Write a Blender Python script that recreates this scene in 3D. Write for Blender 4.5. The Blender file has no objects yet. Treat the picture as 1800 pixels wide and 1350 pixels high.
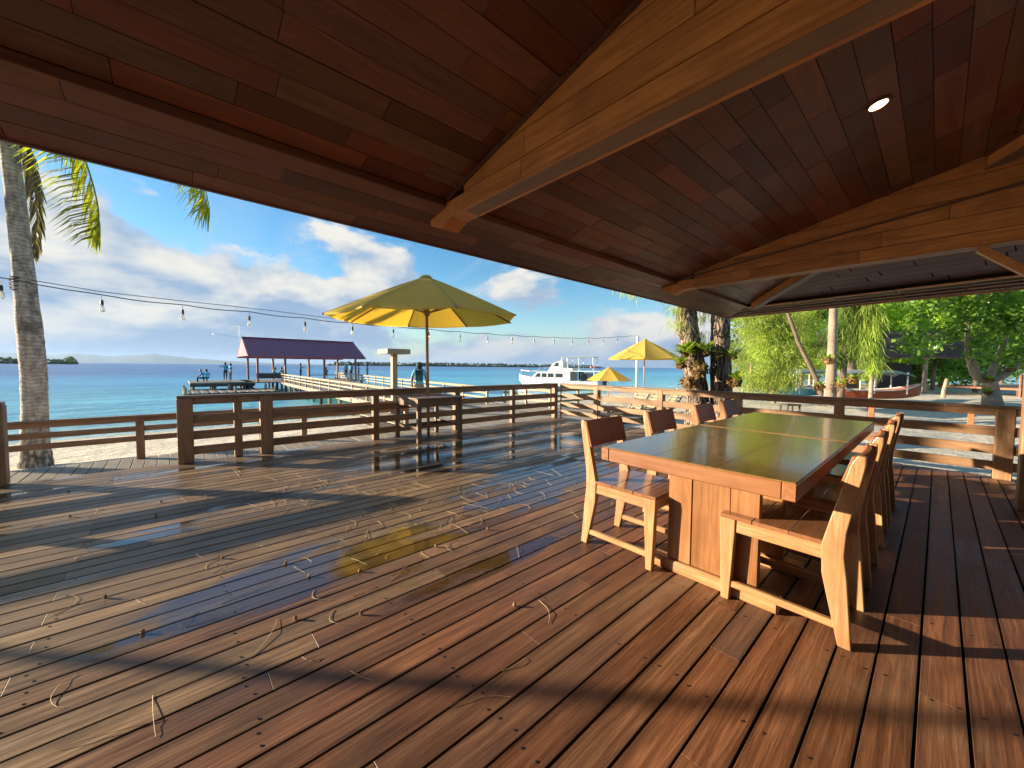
import bpy, bmesh, math, random
import numpy as np
from mathutils import Vector, Matrix, Euler
random.seed(7); RNG = np.random.default_rng(11)
SC = bpy.context.scene
COL = SC.collection
R = math.radians

# ------------------------------------------------------------------ camera
# axes: +Y runs along the deck boards, +X across them, Z up; the deck surface is z = 0
F, CH, BETA = 670.0, 1.2, R(48.2)
ROLL, PITCH = math.atan(.0089), math.atan(30.8 / F)
cam = bpy.data.cameras.new('camera'); cam.sensor_width = 36; cam.lens = 36 * F / 1800
cam.clip_start = .05; cam.clip_end = 60000
co = bpy.data.objects.new('camera', cam); COL.objects.link(co)
co.matrix_world = (Matrix.Translation((0, 0, CH)) @ Matrix.Rotation(BETA, 4, 'Z') @
                   Matrix.Rotation(R(90) - PITCH, 4, 'X') @ Matrix.Rotation(ROLL, 4, 'Z'))
SC.camera = co
SC.cycles.max_bounces = 8; SC.cycles.diffuse_bounces = 4; SC.cycles.glossy_bounces = 4
SC.cycles.transparent_max_bounces = 12; SC.cycles.sample_clamp_indirect = 0
SC.cycles.use_denoising = True
SC.cycles.blur_glossy = .6

def ray(px, py):
    dx, dy = px - 900, 675 - py
    c, s = math.cos(ROLL), math.sin(ROLL)
    r, u = dx * c - dy * s, dx * s + dy * c
    cp, sp = math.cos(PITCH), math.sin(PITCH)
    x, y, z = r, F * cp + u * sp, -F * sp + u * cp
    return Vector((x * math.cos(BETA) - y * math.sin(BETA), x * math.sin(BETA) + y * math.cos(BETA), z)), y
def at(px, py, z):                     # ground point seen at a pixel of the survey
    d, _ = ray(px, py); t = (z - CH) / d.z
    return Vector((d.x * t, d.y * t, z))
def atd(px, py, dist):                 # point at a given distance ahead
    d, y = ray(px, py); t = dist / y
    return Vector((d.x * t, d.y * t, CH + d.z * t))
def cf(x, y, z=0):                     # camera-frame metres (right, ahead) to the deck axes
    return Vector((x * math.cos(BETA) - y * math.sin(BETA), x * math.sin(BETA) + y * math.cos(BETA), z))
def proj(p):
    x = p[0] * math.cos(BETA) + p[1] * math.sin(BETA); y = -p[0] * math.sin(BETA) + p[1] * math.cos(BETA)
    z = p[2] - CH; fw = y * math.cos(PITCH) - z * math.sin(PITCH); u = y * math.sin(PITCH) + z * math.cos(PITCH)
    if fw < .05: return (-9999, -9999)
    return 900 + x / fw * F, 675 - u / fw * F
def inframe(p, m=60):
    q = proj(p); return -m < q[0] < 1800 + m and -m < q[1] < 1350 + m

# ------------------------------------------------------------------ sky and sun
SUN_EL = R(11.2); SUN_AZ = math.atan2(-.717, -.697)           # clockwise from +Y
sun_to = Vector((math.sin(SUN_AZ) * math.cos(SUN_EL), math.cos(SUN_AZ) * math.cos(SUN_EL), math.sin(SUN_EL)))
SL = bpy.data.lights.new('sun', 'SUN'); SL.energy = 5.0; SL.angle = R(.53); SL.color = (1, .83, .60)
so = bpy.data.objects.new('sun', SL); COL.objects.link(so)
so.rotation_euler = (-sun_to).to_track_quat('-Z', 'Y').to_euler()
SC.view_settings.view_transform = 'Standard'; SC.view_settings.look = 'None'
SC.view_settings.exposure = 1.7; SC.view_settings.gamma = 1

W = bpy.data.worlds.new('World'); SC.world = W; W.use_nodes = True
NT = W.node_tree; NT.nodes.clear()
class NB:                              # small node builder
    def __init__(s, nt): s.nt = nt
    def n(s, t, **k):
        o = s.nt.nodes.new('ShaderNode' + t)
        for a, v in k.items(): setattr(o, a, v)
        return o
    def put(s, inp, v):
        if hasattr(v, 'node'): s.nt.links.new(v, inp)
        elif v is not None:
            try: inp.default_value = v
            except Exception: inp.default_value = (*v, 1)
    def m(s, op, a, b=None, c=None, clamp=False):
        o = s.n('Math', operation=op); o.use_clamp = clamp
        for i, v in enumerate((a, b, c)):
            if v is not None: s.put(o.inputs[i], v)
        return o.outputs[0]
    def vm(s, op, a, b=None, scale=None):
        o = s.n('VectorMath', operation=op); s.put(o.inputs[0], a)
        if b is not None: s.put(o.inputs[1], b)
        if scale is not None: s.put(o.inputs['Scale'], scale)
        return o.outputs[0]
    def mr(s, v, a, b, c=0, d=1, smooth=True):
        o = s.n('MapRange'); o.interpolation_type = 'SMOOTHSTEP' if smooth else 'LINEAR'
        for i, x in enumerate((v, a, b, c, d)): s.put(o.inputs[i], x)
        return o.outputs[0]
    def mix(s, f, a, b, blend='MIX'):
        o = s.n('Mix', data_type='RGBA', blend_type=blend)
        s.put(o.inputs[0], f); s.put(o.inputs[6], a); s.put(o.inputs[7], b); return o.outputs[2]
    def noise(s, v, scale=5, detail=4, rough=.5, dist=0, lac=2.0):
        o = s.n('TexNoise'); s.put(o.inputs['Vector'], v)
        for k, x in (('Scale', scale), ('Detail', detail), ('Roughness', rough), ('Distortion', dist), ('Lacunarity', lac)): s.put(o.inputs[k], x)
        return o.outputs['Fac']
    def ramp(s, f, stops):
        o = s.n('ValToRGB'); s.put(o.inputs[0], f); e = o.color_ramp.elements
        while len(e) < len(stops): e.new(.5)
        for i, (p, c) in enumerate(stops): e[i].position = p; e[i].color = (*c, 1)
        return o.outputs[0]
    def sep(s, v):
        o = s.n('SeparateXYZ'); s.put(o.inputs[0], v); return o.outputs
    def comb(s, x, y, z):
        o = s.n('CombineXYZ')
        for i, v in enumerate((x, y, z)): s.put(o.inputs[i], v)
        return o.outputs[0]
b = NB(NT)
SKY_STR = .05
sky = b.n('TexSky', sky_type='NISHITA'); sky.sun_disc = False
sky.sun_elevation = SUN_EL; sky.sun_rotation = SUN_AZ; sky.altitude = 0; sky.air_density = 1.0; sky.dust_density = .35; sky.ozone_density = 2.2
hsv = b.n('HueSaturation'); hsv.inputs['Saturation'].default_value = 1.35; hsv.inputs['Value'].default_value = 1.5
NT.links.new(sky.outputs[0], hsv.inputs['Color'])
tc = b.n('TexCoord'); D = tc.outputs['Generated']; dz = b.sep(D)[2]
el = b.m('MAXIMUM', dz, .0)
# broad cloud bank: billowing noise in direction space, denser towards the horizon
wv = b.vm('MULTIPLY', D, (1, 1, 2.3))
def cloudn(v): return b.noise(v, 2.7, 10, .55, .2)
n1 = cloudn(wv)
n2 = cloudn(b.vm('ADD', wv, tuple(sun_to * .05 + Vector((0, 0, .075)))))
rgt = b.n('VectorMath', operation='DOT_PRODUCT'); b.put(rgt.inputs[0], D); b.put(rgt.inputs[1], (math.cos(BETA), math.sin(BETA), 0))
th = b.m('ADD', b.mr(el, .02, .34, .362, .575, smooth=False), b.m('MULTIPLY', rgt.outputs['Value'], .11))
mask = b.mr(b.m('SUBTRACT', n1, th), 0, .07)
lit = b.m('MULTIPLY_ADD', b.m('SUBTRACT', n1, n2), 7.0, .22, clamp=True)
edge = b.mr(b.m('SUBTRACT', n1, th), .0, .16, 1, .0)
lit2 = b.m('MULTIPLY_ADD', edge, .22, lit, clamp=True)
ccol = b.mix(lit2, (2.0, 2.9, 4.2), (5.6, 5.45, 5.0))
# thin high streaks
wz = b.m('ADD', el, .10); pv = b.vm('DIVIDE', D, b.comb(wz, wz, 1))
ws = b.noise(b.vm('MULTIPLY', pv, (.55, 1.5, .2)), 1.1, 7, .6, .6)
wisp = b.m('MULTIPLY', b.mr(ws, .50, .78), .55)
hz = b.mr(el, .0, .12, .40, 0)
c0 = b.mix(wisp, hsv.outputs[0], (3.5, 4.3, 5.2))
c1 = b.mix(mask, c0, ccol)
c2 = b.mix(hz, c1, (1.9, 2.75, 4.0))
bg = b.n('Background'); NT.links.new(c2, bg.inputs[0]); bg.inputs[1].default_value = SKY_STR
wo = b.n('OutputWorld'); NT.links.new(bg.outputs[0], wo.inputs[0])

# ------------------------------------------------------------------ materials
MAT = {}
def newmat(name):
    m = bpy.data.materials.new(name); m.use_nodes = True; MAT[name] = m
    nb = NB(m.node_tree); p = m.node_tree.nodes['Principled BSDF']
    return m, nb, p
def bump(nb, p, h, strength=.3, dist=.01):
    o = nb.n('Bump'); o.inputs['Strength'].default_value = strength; o.inputs['Distance'].default_value = dist
    nb.put(o.inputs['Height'], h); nb.nt.links.new(o.outputs[0], p.inputs['Normal'])
def wood(name, c1, c2, rough=(.4, .6), var=.5, stretch=(26, 1.6, 26), bumps=.25, coat=0, spec=.4, hue=.0, c3=None):
    m, nb, p = newmat(name)
    t = nb.n('TexCoord').outputs['Object']; oi = nb.n('ObjectInfo').outputs['Random']
    off = nb.comb(nb.m('MULTIPLY', oi, 91.7), nb.m('MULTIPLY', oi, 37.1), nb.m('MULTIPLY', oi, 13.3))
    v = nb.vm('ADD', t, off)
    g = nb.noise(nb.vm('MULTIPLY', v, stretch), 1, 6, .6, 1.2)
    big = nb.noise(v, 3.0, 4, .6)
    col = nb.ramp(g, [(.25, c1), (.75, c2)])
    col = nb.mix(nb.mr(big, .35, .7, 0, .45), col, c3 or tuple(x * .7 for x in c1))
    k = nb.m('MULTIPLY_ADD', oi, var, 1 - var / 2)
    o = nb.vm('SCALE', col, None, k)
    if hue:
        oi2 = nb.m('FRACT', nb.m('MULTIPLY', oi, 17.3))
        h = nb.n('HueSaturation'); nb.put(h.inputs['Color'], o)
        nb.put(h.inputs['Hue'], nb.m('MULTIPLY_ADD', oi2, hue, .5 - hue / 2)); nb.put(h.inputs['Saturation'], nb.m('MULTIPLY_ADD', nb.m('FRACT', nb.m('MULTIPLY', oi, 7.7)), .35, .8)); o = h.outputs[0]
    nb.put(p.inputs['Base Color'], o)
    nb.put(p.inputs['Roughness'], nb.mr(g, .3, .7, rough[0], rough[1]))
    p.inputs['Specular IOR Level'].default_value = spec
    if coat: p.inputs['Coat Weight'].default_value = coat; p.inputs['Coat Roughness'].default_value = .08
    bump(nb, p, g, bumps, .004)
    return m
def plain(name, c, rough=.5, metal=0, var=.12, scale=8, spec=.5, emit=None, bumps=0):
    m, nb, p = newmat(name)
    t = nb.n('TexCoord').outputs['Object']; n = nb.noise(t, scale, 4, .6)
    nb.put(p.inputs['Base Color'], nb.mix(n, tuple(x * (1 - var) for x in c), tuple(min(1, x * (1 + var)) for x in c)))
    p.inputs['Roughness'].default_value = rough; p.inputs['Metallic'].default_value = metal; p.inputs['Specular IOR Level'].default_value = spec
    if emit: p.inputs['Emission Color'].default_value = (*emit[0], 1); p.inputs['Emission Strength'].default_value = emit[1]
    if bumps: bump(nb, p, n, bumps, .01)
    return m
def leafmat(name, c1, c2, trans=.45, rough=.45):
    m, nb, p = newmat(name)
    ri = nb.n('NewGeometry').outputs['Random Per Island']
    pos = nb.n('NewGeometry').outputs['Position']
    col = nb.mix(ri, c1, c2)
    col = nb.vm('SCALE', col, None, nb.mr(nb.noise(pos, .7, 3), .3, .7, .7, 1.3))
    nb.put(p.inputs['Base Color'], col); p.inputs['Roughness'].default_value = rough; p.inputs['Specular IOR Level'].default_value = .35
    tr = nb.n('BsdfTranslucent'); nb.put(tr.inputs[0], nb.vm('MULTIPLY', col, (1.5, 1.6, .7)))
    mx = nb.n('MixShader'); mx.inputs[0].default_value = trans
    out = m.node_tree.nodes['Material Output']
    m.node_tree.links.new(p.outputs[0], mx.inputs[1]); m.node_tree.links.new(tr.outputs[0], mx.inputs[2]); m.node_tree.links.new(mx.outputs[0], out.inputs[0])
    return m

# deck boards: red-brown under the roof, weathered grey-tan outside it, wet in patches
def deckmat():
    m, nb, p = newmat('deck_wood')
    t = nb.n('TexCoord').outputs['Object']; oi = nb.n('ObjectInfo').outputs['Random']; pos = nb.n('NewGeometry').outputs['Position']
    X, Y, Z = nb.sep(pos)
    off = nb.comb(nb.m('MULTIPLY', oi, 91.7), nb.m('MULTIPLY', oi, 37.1), 0)
    v = nb.vm('ADD', t, off)
    g = nb.noise(nb.vm('MULTIPLY', v, (48, 1.8, 48)), 1, 7, .65, 1.0)
    fine = nb.noise(nb.vm('MULTIPLY', v, (160, 14, 160)), 1, 4, .7)
    blot = nb.noise(nb.vm('MULTIPLY', v, (7, 2.2, 7)), 1, 5, .62)
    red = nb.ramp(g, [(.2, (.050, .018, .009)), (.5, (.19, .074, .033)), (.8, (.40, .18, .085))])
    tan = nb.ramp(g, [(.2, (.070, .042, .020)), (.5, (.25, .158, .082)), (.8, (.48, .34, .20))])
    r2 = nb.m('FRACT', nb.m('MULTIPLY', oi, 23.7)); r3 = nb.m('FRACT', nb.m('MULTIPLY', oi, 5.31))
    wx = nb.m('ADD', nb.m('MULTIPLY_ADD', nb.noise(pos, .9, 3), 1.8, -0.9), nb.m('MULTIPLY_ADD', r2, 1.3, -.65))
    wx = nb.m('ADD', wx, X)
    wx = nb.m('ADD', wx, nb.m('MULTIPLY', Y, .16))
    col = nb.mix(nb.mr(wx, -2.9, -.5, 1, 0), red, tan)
    col = nb.mix(nb.m('MULTIPLY', nb.mr(r3, .80, .95), .5), col, (.075, .060, .052))      # silvered boards
    stain = nb.noise(nb.vm('MULTIPLY', pos, (1.5, .8, 1)), 1, 6, .62, .5)
    col = nb.mix(nb.mr(stain, .5, .68, 0, .55), col, (.070, .040, .024))
    stain2 = nb.noise(nb.vm('ADD', nb.vm('MULTIPLY', pos, (1.1, .7, 1)), (31, 7, 0)), 1, 6, .62, .5)
    col = nb.mix(nb.mr(stain2, .52, .72, 0, .45), col, (.30, .21, .13))
    edge_ = nb.mr(nb.m('ABSOLUTE', nb.sep(t)[0]), .040, .057, 0, .45)
    col = nb.mix(edge_, col, (.030, .018, .012))
    col = nb.mix(nb.mr(blot, .52, .72, 0, .5), col, (.055, .028, .017))
    col = nb.mix(nb.mr(fine, .62, .78, 0, .35), col, (.40, .29, .20))
    col = nb.vm('SCALE', col, None, nb.m('MULTIPLY_ADD', oi, .55, .78))
    # wetness: long patches along the boards outside the roof line, stopping at board edges
    pw = nb.comb(nb.m('ADD', X, nb.m('MULTIPLY', r2, .25)), nb.m('MULTIPLY_ADD', r3, 1.2, Y), 0)
    wn = nb.noise(nb.vm('MULTIPLY', pw, (1.7, .75, 1)), 1, 6, .6, .4)
    def blob(cx, cy, rx, ry):
        dx = nb.m('DIVIDE', nb.m('SUBTRACT', X, cx), rx); dy = nb.m('DIVIDE', nb.m('SUBTRACT', nb.m('MULTIPLY_ADD', r2, .5, Y), cy + .25), ry)
        d = nb.m('ADD', nb.m('MULTIPLY', dx, dx), nb.m('MULTIPLY', dy, dy))
        return nb.mr(d, .2, 1.3, .25, 0)
    base = nb.m('ADD', wn, nb.m('ADD', blob(-2.42, .60, .36, .9), blob(-2.75, 2.75, .6, 1.1)))
    base = nb.m('ADD', base, nb.m('ADD', blob(-1.75, 1.45, .10, .7), blob(-4.3, 3.6, 1.2, 2.2)))
    lim = nb.m('ADD', nb.mr(X, -2.0, -1.2, .59, .95), nb.m('MULTIPLY_ADD', nb.m('FRACT', nb.m('MULTIPLY', oi, 41.3)), .24, -.12))
    dw = nb.m('SUBTRACT', base, lim)
    wet = nb.mr(dw, 0, .10)
    damp = nb.mr(dw, -.12, .0)
    col = nb.vm('SCALE', col, None, nb.m('MULTIPLY_ADD', damp, -.22, 1))
    col = nb.vm('SCALE', col, None, nb.m('MULTIPLY_ADD', wet, -.5, 1))
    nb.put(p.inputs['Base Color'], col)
    dry = nb.m('MULTIPLY_ADD', r3, .12, nb.mr(g, .3, .7, .34, .56))
    rgh = nb.m('MULTIPLY_ADD', damp, -.10, dry)
    mixr = nb.n('Mix'); nb.put(mixr.inputs[0], wet); nb.put(mixr.inputs[2], rgh); mixr.inputs[3].default_value = .07
    nb.put(p.inputs['Roughness'], mixr.outputs[0]); nb.put(p.inputs['Specular IOR Level'], nb.m('MULTIPLY_ADD', wet, .68, .32))
    bs = nb.n('Bump'); bs.inputs['Distance'].default_value = .003
    nb.put(bs.inputs['Height'], nb.m('ADD', g, nb.m('MULTIPLY', fine, .5))); nb.put(bs.inputs['Strength'], nb.m('MULTIPLY_ADD', wet, -.36, .42))
    m.node_tree.links.new(bs.outputs[0], p.inputs['Normal'])
deckmat()
wood('rail_wood', (.20, .105, .052), (.41, .24, .125), (.4, .6), .25)
wood('rail_cap_wood', (.18, .10, .055), (.36, .23, .135), (.28, .45), .2)
wood('walk_wood', (.24, .20, .145), (.36, .31, .23), (.5, .7), .3)
wood('pier_wood', (.28, .225, .145), (.40, .33, .215), (.5, .7), .15)
wood('pier_dark_wood', (.05, .045, .04), (.12, .10, .085), (.6, .8), .3)
wood('ceiling_wood', (.092, .033, .019), (.225, .084, .046), (.38, .6), .85, (22, 2.2, 22), .2, hue=.03, c3=(.10, .035, .02))
wood('beam_wood', (.40, .15, .042), (.68, .29, .09), (.34, .55), .35, (22, 2.2, 22), .15)
wood('chair_wood', (.27, .12, .048), (.56, .325, .155), (.3, .46), .22, (38, 2.2, 38), .2, .1)
wood('backrest_shade_wood', (.20, .066, .027), (.36, .135, .055), (.45, .6), .2, (30, 30, 3), .1, 0, .25)  # chair wood made redder and darker; backrest shade put into the colour
wood('chair_leg_wood', (.26, .115, .046), (.58, .34, .165), (.32, .5), .22, (38, 38, 2.2), .2, .1)
wood('seat_wood', (.20, .085, .04), (.33, .15, .07), (.12, .26), .2, (30, 3, 30), .05, .5)
wood('table_top_wood', (.15, .092, .026), (.29, .185, .055), (.18, .25), .18, (20, 2, 20), .004, .5)
wood('table_edge_wood', (.22, .09, .038), (.34, .15, .065), (.28, .45), .2, (26, 1.6, 26), .15, .1)
wood('pedestal_wood', (.20, .082, .03), (.44, .205, .08), (.3, .45), .3, (26, 26, 1.6), .1, .1)
wood('old_table_wood', (.13, .075, .045), (.26, .16, .10), (.35, .5), .15)
wood('bark_casuarina', (.075, .055, .04), (.27, .20, .145), (.8, .95), .2, (9, 9, 1.6), 1.0)
def bark(name, c1, c2, dark, sx=7, sz=2.0, st=1.0):
    m, nb, p = newmat(name); t = nb.n('TexCoord').outputs['Object']
    w_ = nb.vm('ADD', nb.vm('MULTIPLY', t, (sx, sx, sz)), nb.vm('SCALE', nb.comb(nb.noise(t, 5, 3), nb.noise(nb.vm('ADD', t, (7, 3, 1)), 5, 3), nb.noise(nb.vm('ADD', t, (2, 9, 4)), 5, 3)), None, 1.1))
    vo = nb.n('TexVoronoi', feature='DISTANCE_TO_EDGE'); nb.put(vo.inputs['Vector'], w_); vo.inputs['Scale'].default_value = 1.3
    cr = nb.mr(vo.outputs['Distance'], .0, .16); g = nb.noise(nb.vm('MULTIPLY', t, (22, 22, 7)), 1, 6, .65)
    col = nb.mix(g, c1, c2); col = nb.mix(cr, dark, col); nb.put(p.inputs['Base Color'], col); p.inputs['Roughness'].default_value = .92
    bump(nb, p, nb.m('ADD', cr, nb.m('MULTIPLY', g, .6)), st, .05)
bark('bark_cracked', (.17, .125, .092), (.42, .32, .245), (.05, .037, .028), 11, 1.5)
wood('bark_pale', (.20, .15, .11), (.40, .32, .25), (.8, .95), .2, (8, 8, 2), .8)
wood('umbrella_wood', (.36, .21, .10), (.5, .32, .17), (.35, .5), .1)
wood('red_deck_wood', (.26, .10, .06), (.38, .16, .09), (.5, .7), .2)
wood('thatch', (.045, .030, .022), (.13, .092, .068), (.8, .95), .2, (30, 30, 3), .8)
plain('white_paint', (.80, .79, .75), .25, 0, .05)
plain('boat_white', (.84, .83, .79), .2, 0, .03)
plain('dark_glass', (.05, .06, .07), .06, 0, .3)
plain('dark_metal', (.03, .03, .035), .4, .3, .2)
plain('steel', (.62, .62, .6), .25, .9, .1)
plain('cable_black', (.012, .012, .013), .5)
plain('bulb_base_black', (.015, .015, .016), .4)
plain('gap_shade_black', (.012, .009, .007), .95, 0, .3)  # near-black; holds the shade of the gaps between boards as colour
plain('wall_plaster', (.30, .22, .16), .8, 0, .15, 3)
plain('orange_paint', (.55, .13, .05), .4, 0, .2, 3)
plain('blue_paint', (.05, .32, .62), .4, 0, .15, 3)
plain('canopy_grey', (.36, .40, .38), .6, 0, .1, 3)
plain('stone_pale', (.62, .58, .5), .7, 0, .15, 4, bumps=.3)
plain('paver', (.30, .25, .19), .8, 0, .3, 5, bumps=.3)
plain('twig_tan', (.52, .38, .22), .7, 0, .3, 30)
plain('cone_brown', (.30, .18, .10), .8, 0, .3, 40)
plain('skin', (.20, .10, .06), .5, 0, .1); plain('hair', (.012, .010, .010), .5)
plain('grey_hair', (.35, .34, .33), .6)
plain('shirt_blue', (.06, .42, .75), .8, 0, .2); plain('shirt_aqua', (.14, .58, .72), .8, 0, .2); plain('shirt_teal', (.03, .13, .16), .8, 0, .2)
plain('trousers_dark', (.02, .022, .03), .8); plain('trousers_tan', (.38, .28, .18), .8); plain('scarf_dark', (.025, .05, .055), .8)
plain('engine_blue', (.02, .04, .12), .4); plain('red_paint', (.45, .08, .05), .4)
plain('lamp_glow', (1, .9, .7), .5, emit=((1, .74, .34), 3.2)); plain('lamp_trim', (.75, .72, .65), .4)
# bulbs: clear glass shells
m, nb, p = newmat('bulb_glass'); p.inputs['Base Color'].default_value = (1, .95, .85, 1); p.inputs['Roughness'].default_value = .03; p.inputs['Transmission Weight'].default_value = .85; p.inputs['IOR'].default_value = 1.2
plain('filament', (.9, .7, .35), .3, .8)
# umbrella cloth
m, nb, p = newmat('umbrella_cloth')
t = nb.n('TexCoord').outputs['Object']; w = nb.noise(t, 260, 2, .6); w2 = nb.noise(t, 2.2, 4, .6)
ccl = nb.mix(w2, (.68, .50, .10), (.76, .58, .15)); nb.put(p.inputs['Base Color'], ccl); p.inputs['Roughness'].default_value = .85; p.inputs['Specular IOR Level'].default_value = .15
bump(nb, p, w, .15, .002)
tr = nb.n('BsdfTranslucent'); tr.inputs[0].default_value = (.88, .54, .05, 1); mx = nb.n('MixShader'); mx.inputs[0].default_value = .42
nb.nt.links.new(p.outputs[0], mx.inputs[1]); nb.nt.links.new(tr.outputs[0], mx.inputs[2]); nb.nt.links.new(mx.outputs[0], nb.nt.nodes['Material Output'].inputs[0])
# corrugated purple roof sheet
m, nb, p = newmat('roof_sheet_purple'); p.inputs['Base Color'].default_value = (.16, .055, .105, 1); p.inputs['Roughness'].default_value = .35
t = nb.n('TexCoord').outputs['Object']; n = nb.noise(t, 2, 4); nb.put(p.inputs['Base Color'], nb.mix(n, (.28, .065, .095), (.37, .095, .13)))
# palm trunk
m, nb, p = newmat('palm_bark'); t = nb.n('TexCoord').outputs['Object']; X_, Y_, Z_ = nb.sep(t)
rg = nb.m('SINE', nb.m('MULTIPLY', nb.m('ADD', Z_, nb.m('MULTIPLY', nb.noise(t, 4, 4), .22)), 92)); gn = nb.noise(nb.vm('MULTIPLY', t, (14, 14, 5)), 1, 6, .65); bl = nb.noise(t, 3.2, 4, .6)
rough_low = nb.mr(Z_, .2, 1.3, 1, 0)
cc = nb.ramp(gn, [(.3, (.19, .155, .12)), (.7, (.62, .54, .43))]); cc = nb.mix(nb.mr(bl, .52, .66, 0, .7), cc, (.09, .075, .055)); cc = nb.mix(nb.m('MULTIPLY', nb.mr(rg, -1, -.2, .42, 0), nb.m('SUBTRACT', 1, rough_low)), cc, (.07, .055, .045))
cc = nb.mix(nb.m('MULTIPLY', rough_low, nb.mr(gn, .42, .55, .8, 0)), cc, (.045, .035, .025))
nb.put(p.inputs['Base Color'], cc); p.inputs['Roughness'].default_value = .85; bump(nb, p, nb.m('ADD', nb.m('MULTIPLY', rg, .12), nb.m('MULTIPLY', gn, 1.5)), .8, .02)
leafmat('palm_leaf', (.16, .22, .02), (.38, .36, .03), .45, .35)
leafmat('palm_leaf_dry', (.10, .10, .09), (.20, .17, .12), .2, .6)
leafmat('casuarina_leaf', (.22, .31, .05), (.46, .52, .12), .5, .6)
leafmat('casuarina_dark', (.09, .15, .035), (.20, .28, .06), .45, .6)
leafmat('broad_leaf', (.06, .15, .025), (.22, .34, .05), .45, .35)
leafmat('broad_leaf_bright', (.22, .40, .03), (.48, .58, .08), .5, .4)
leafmat('fern_leaf', (.20, .34, .04), (.46, .52, .10), .4, .35)
leafmat('fern_brown', (.20, .12, .05), (.34, .22, .10), .25, .7)
leafmat('far_leaf', (.035, .075, .025), (.10, .16, .045), .3, .7)
# sand
m, nb, p = newmat('sand'); pos = nb.n('NewGeometry').outputs['Position']; Xs, Ys, Zs = nb.sep(pos)
n = nb.noise(pos, .8, 5, .6); n2_ = nb.noise(pos, 6, 5, .7); n3_ = nb.noise(nb.vm('MULTIPLY', pos, (1, 1, .1)), 2.4, 4, .55)
c = nb.mix(n, (.52, .46, .35), (.66, .60, .47)); c = nb.mix(nb.mr(n2_, .58, .72, 0, .5), c, (.30, .24, .17)); c = nb.mix(nb.mr(Zs, -1.22, -1.08, .8, 0), c, (.30, .26, .19))
nb.put(p.inputs['Base Color'], c); p.inputs['Roughness'].default_value = .9; bump(nb, p, nb.m('ADD', n2_, nb.m('MULTIPLY', n3_, 2)), .9, .05)
# sea: turquoise shallows near the beach, deep blue further out
m, nb, p = newmat('sea_water'); pos = nb.n('NewGeometry').outputs['Position']; Xs, Ys, Zs = nb.sep(pos)
off = nb.m('MULTIPLY', nb.m('ADD', Xs, 18.5), -1)
offn = nb.m('MULTIPLY', off, nb.mr(nb.noise(nb.vm('MULTIPLY', pos, (.02, .008, 0)), 1, 4), .3, .7, .6, 1.5))
sc_ = nb.mr(Ys, 5, 45, 1.0, .42)
offn = nb.m('MULTIPLY', offn, sc_)
c = nb.ramp(nb.mr(offn, 0, 120, 0, 1, False), [(0, (.36, .56, .54)), (.05, (.15, .52, .62)), (.25, (.07, .42, .62)), (.55, (.045, .28, .55)), (1, (.035, .17, .42))])
wp = nb.noise(nb.vm('MULTIPLY', pos, (.035, .012, 0)), 1, 5, .6); wp2 = nb.noise(nb.vm('MULTIPLY', pos, (.5, .16, 0)), 1, 4, .6)
c = nb.vm('SCALE', c, None, nb.m('MULTIPLY', nb.mr(wp, .35, .65, .78, 1.12), nb.mr(wp2, .35, .65, .86, 1.1)))
nb.put(p.inputs['Base Color'], c); p.inputs['Roughness'].default_value = .28; p.inputs['IOR'].default_value = 1.33; p.inputs['Specular IOR Level'].default_value = .38
w1 = nb.noise(nb.vm('MULTIPLY', pos, (.55, .30, 1)), 1, 5, .6, .3); w2 = nb.noise(nb.vm('MULTIPLY', pos, (2.4, 1.5, 1)), 1, 4, .6, .3); w3 = nb.noise(nb.vm('MULTIPLY', pos, (.06, .03, 1)), 1, 4, .6)
hh = nb.m('ADD', nb.m('MULTIPLY', w1, 1.0), nb.m('ADD', nb.m('MULTIPLY', w2, .28), nb.m('MULTIPLY', w3, 1.5)))
bump(nb, p, hh, .7, .45)
# hills
plain('hill_green', (.05, .075, .05), .9, 0, .3, .002)

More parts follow.
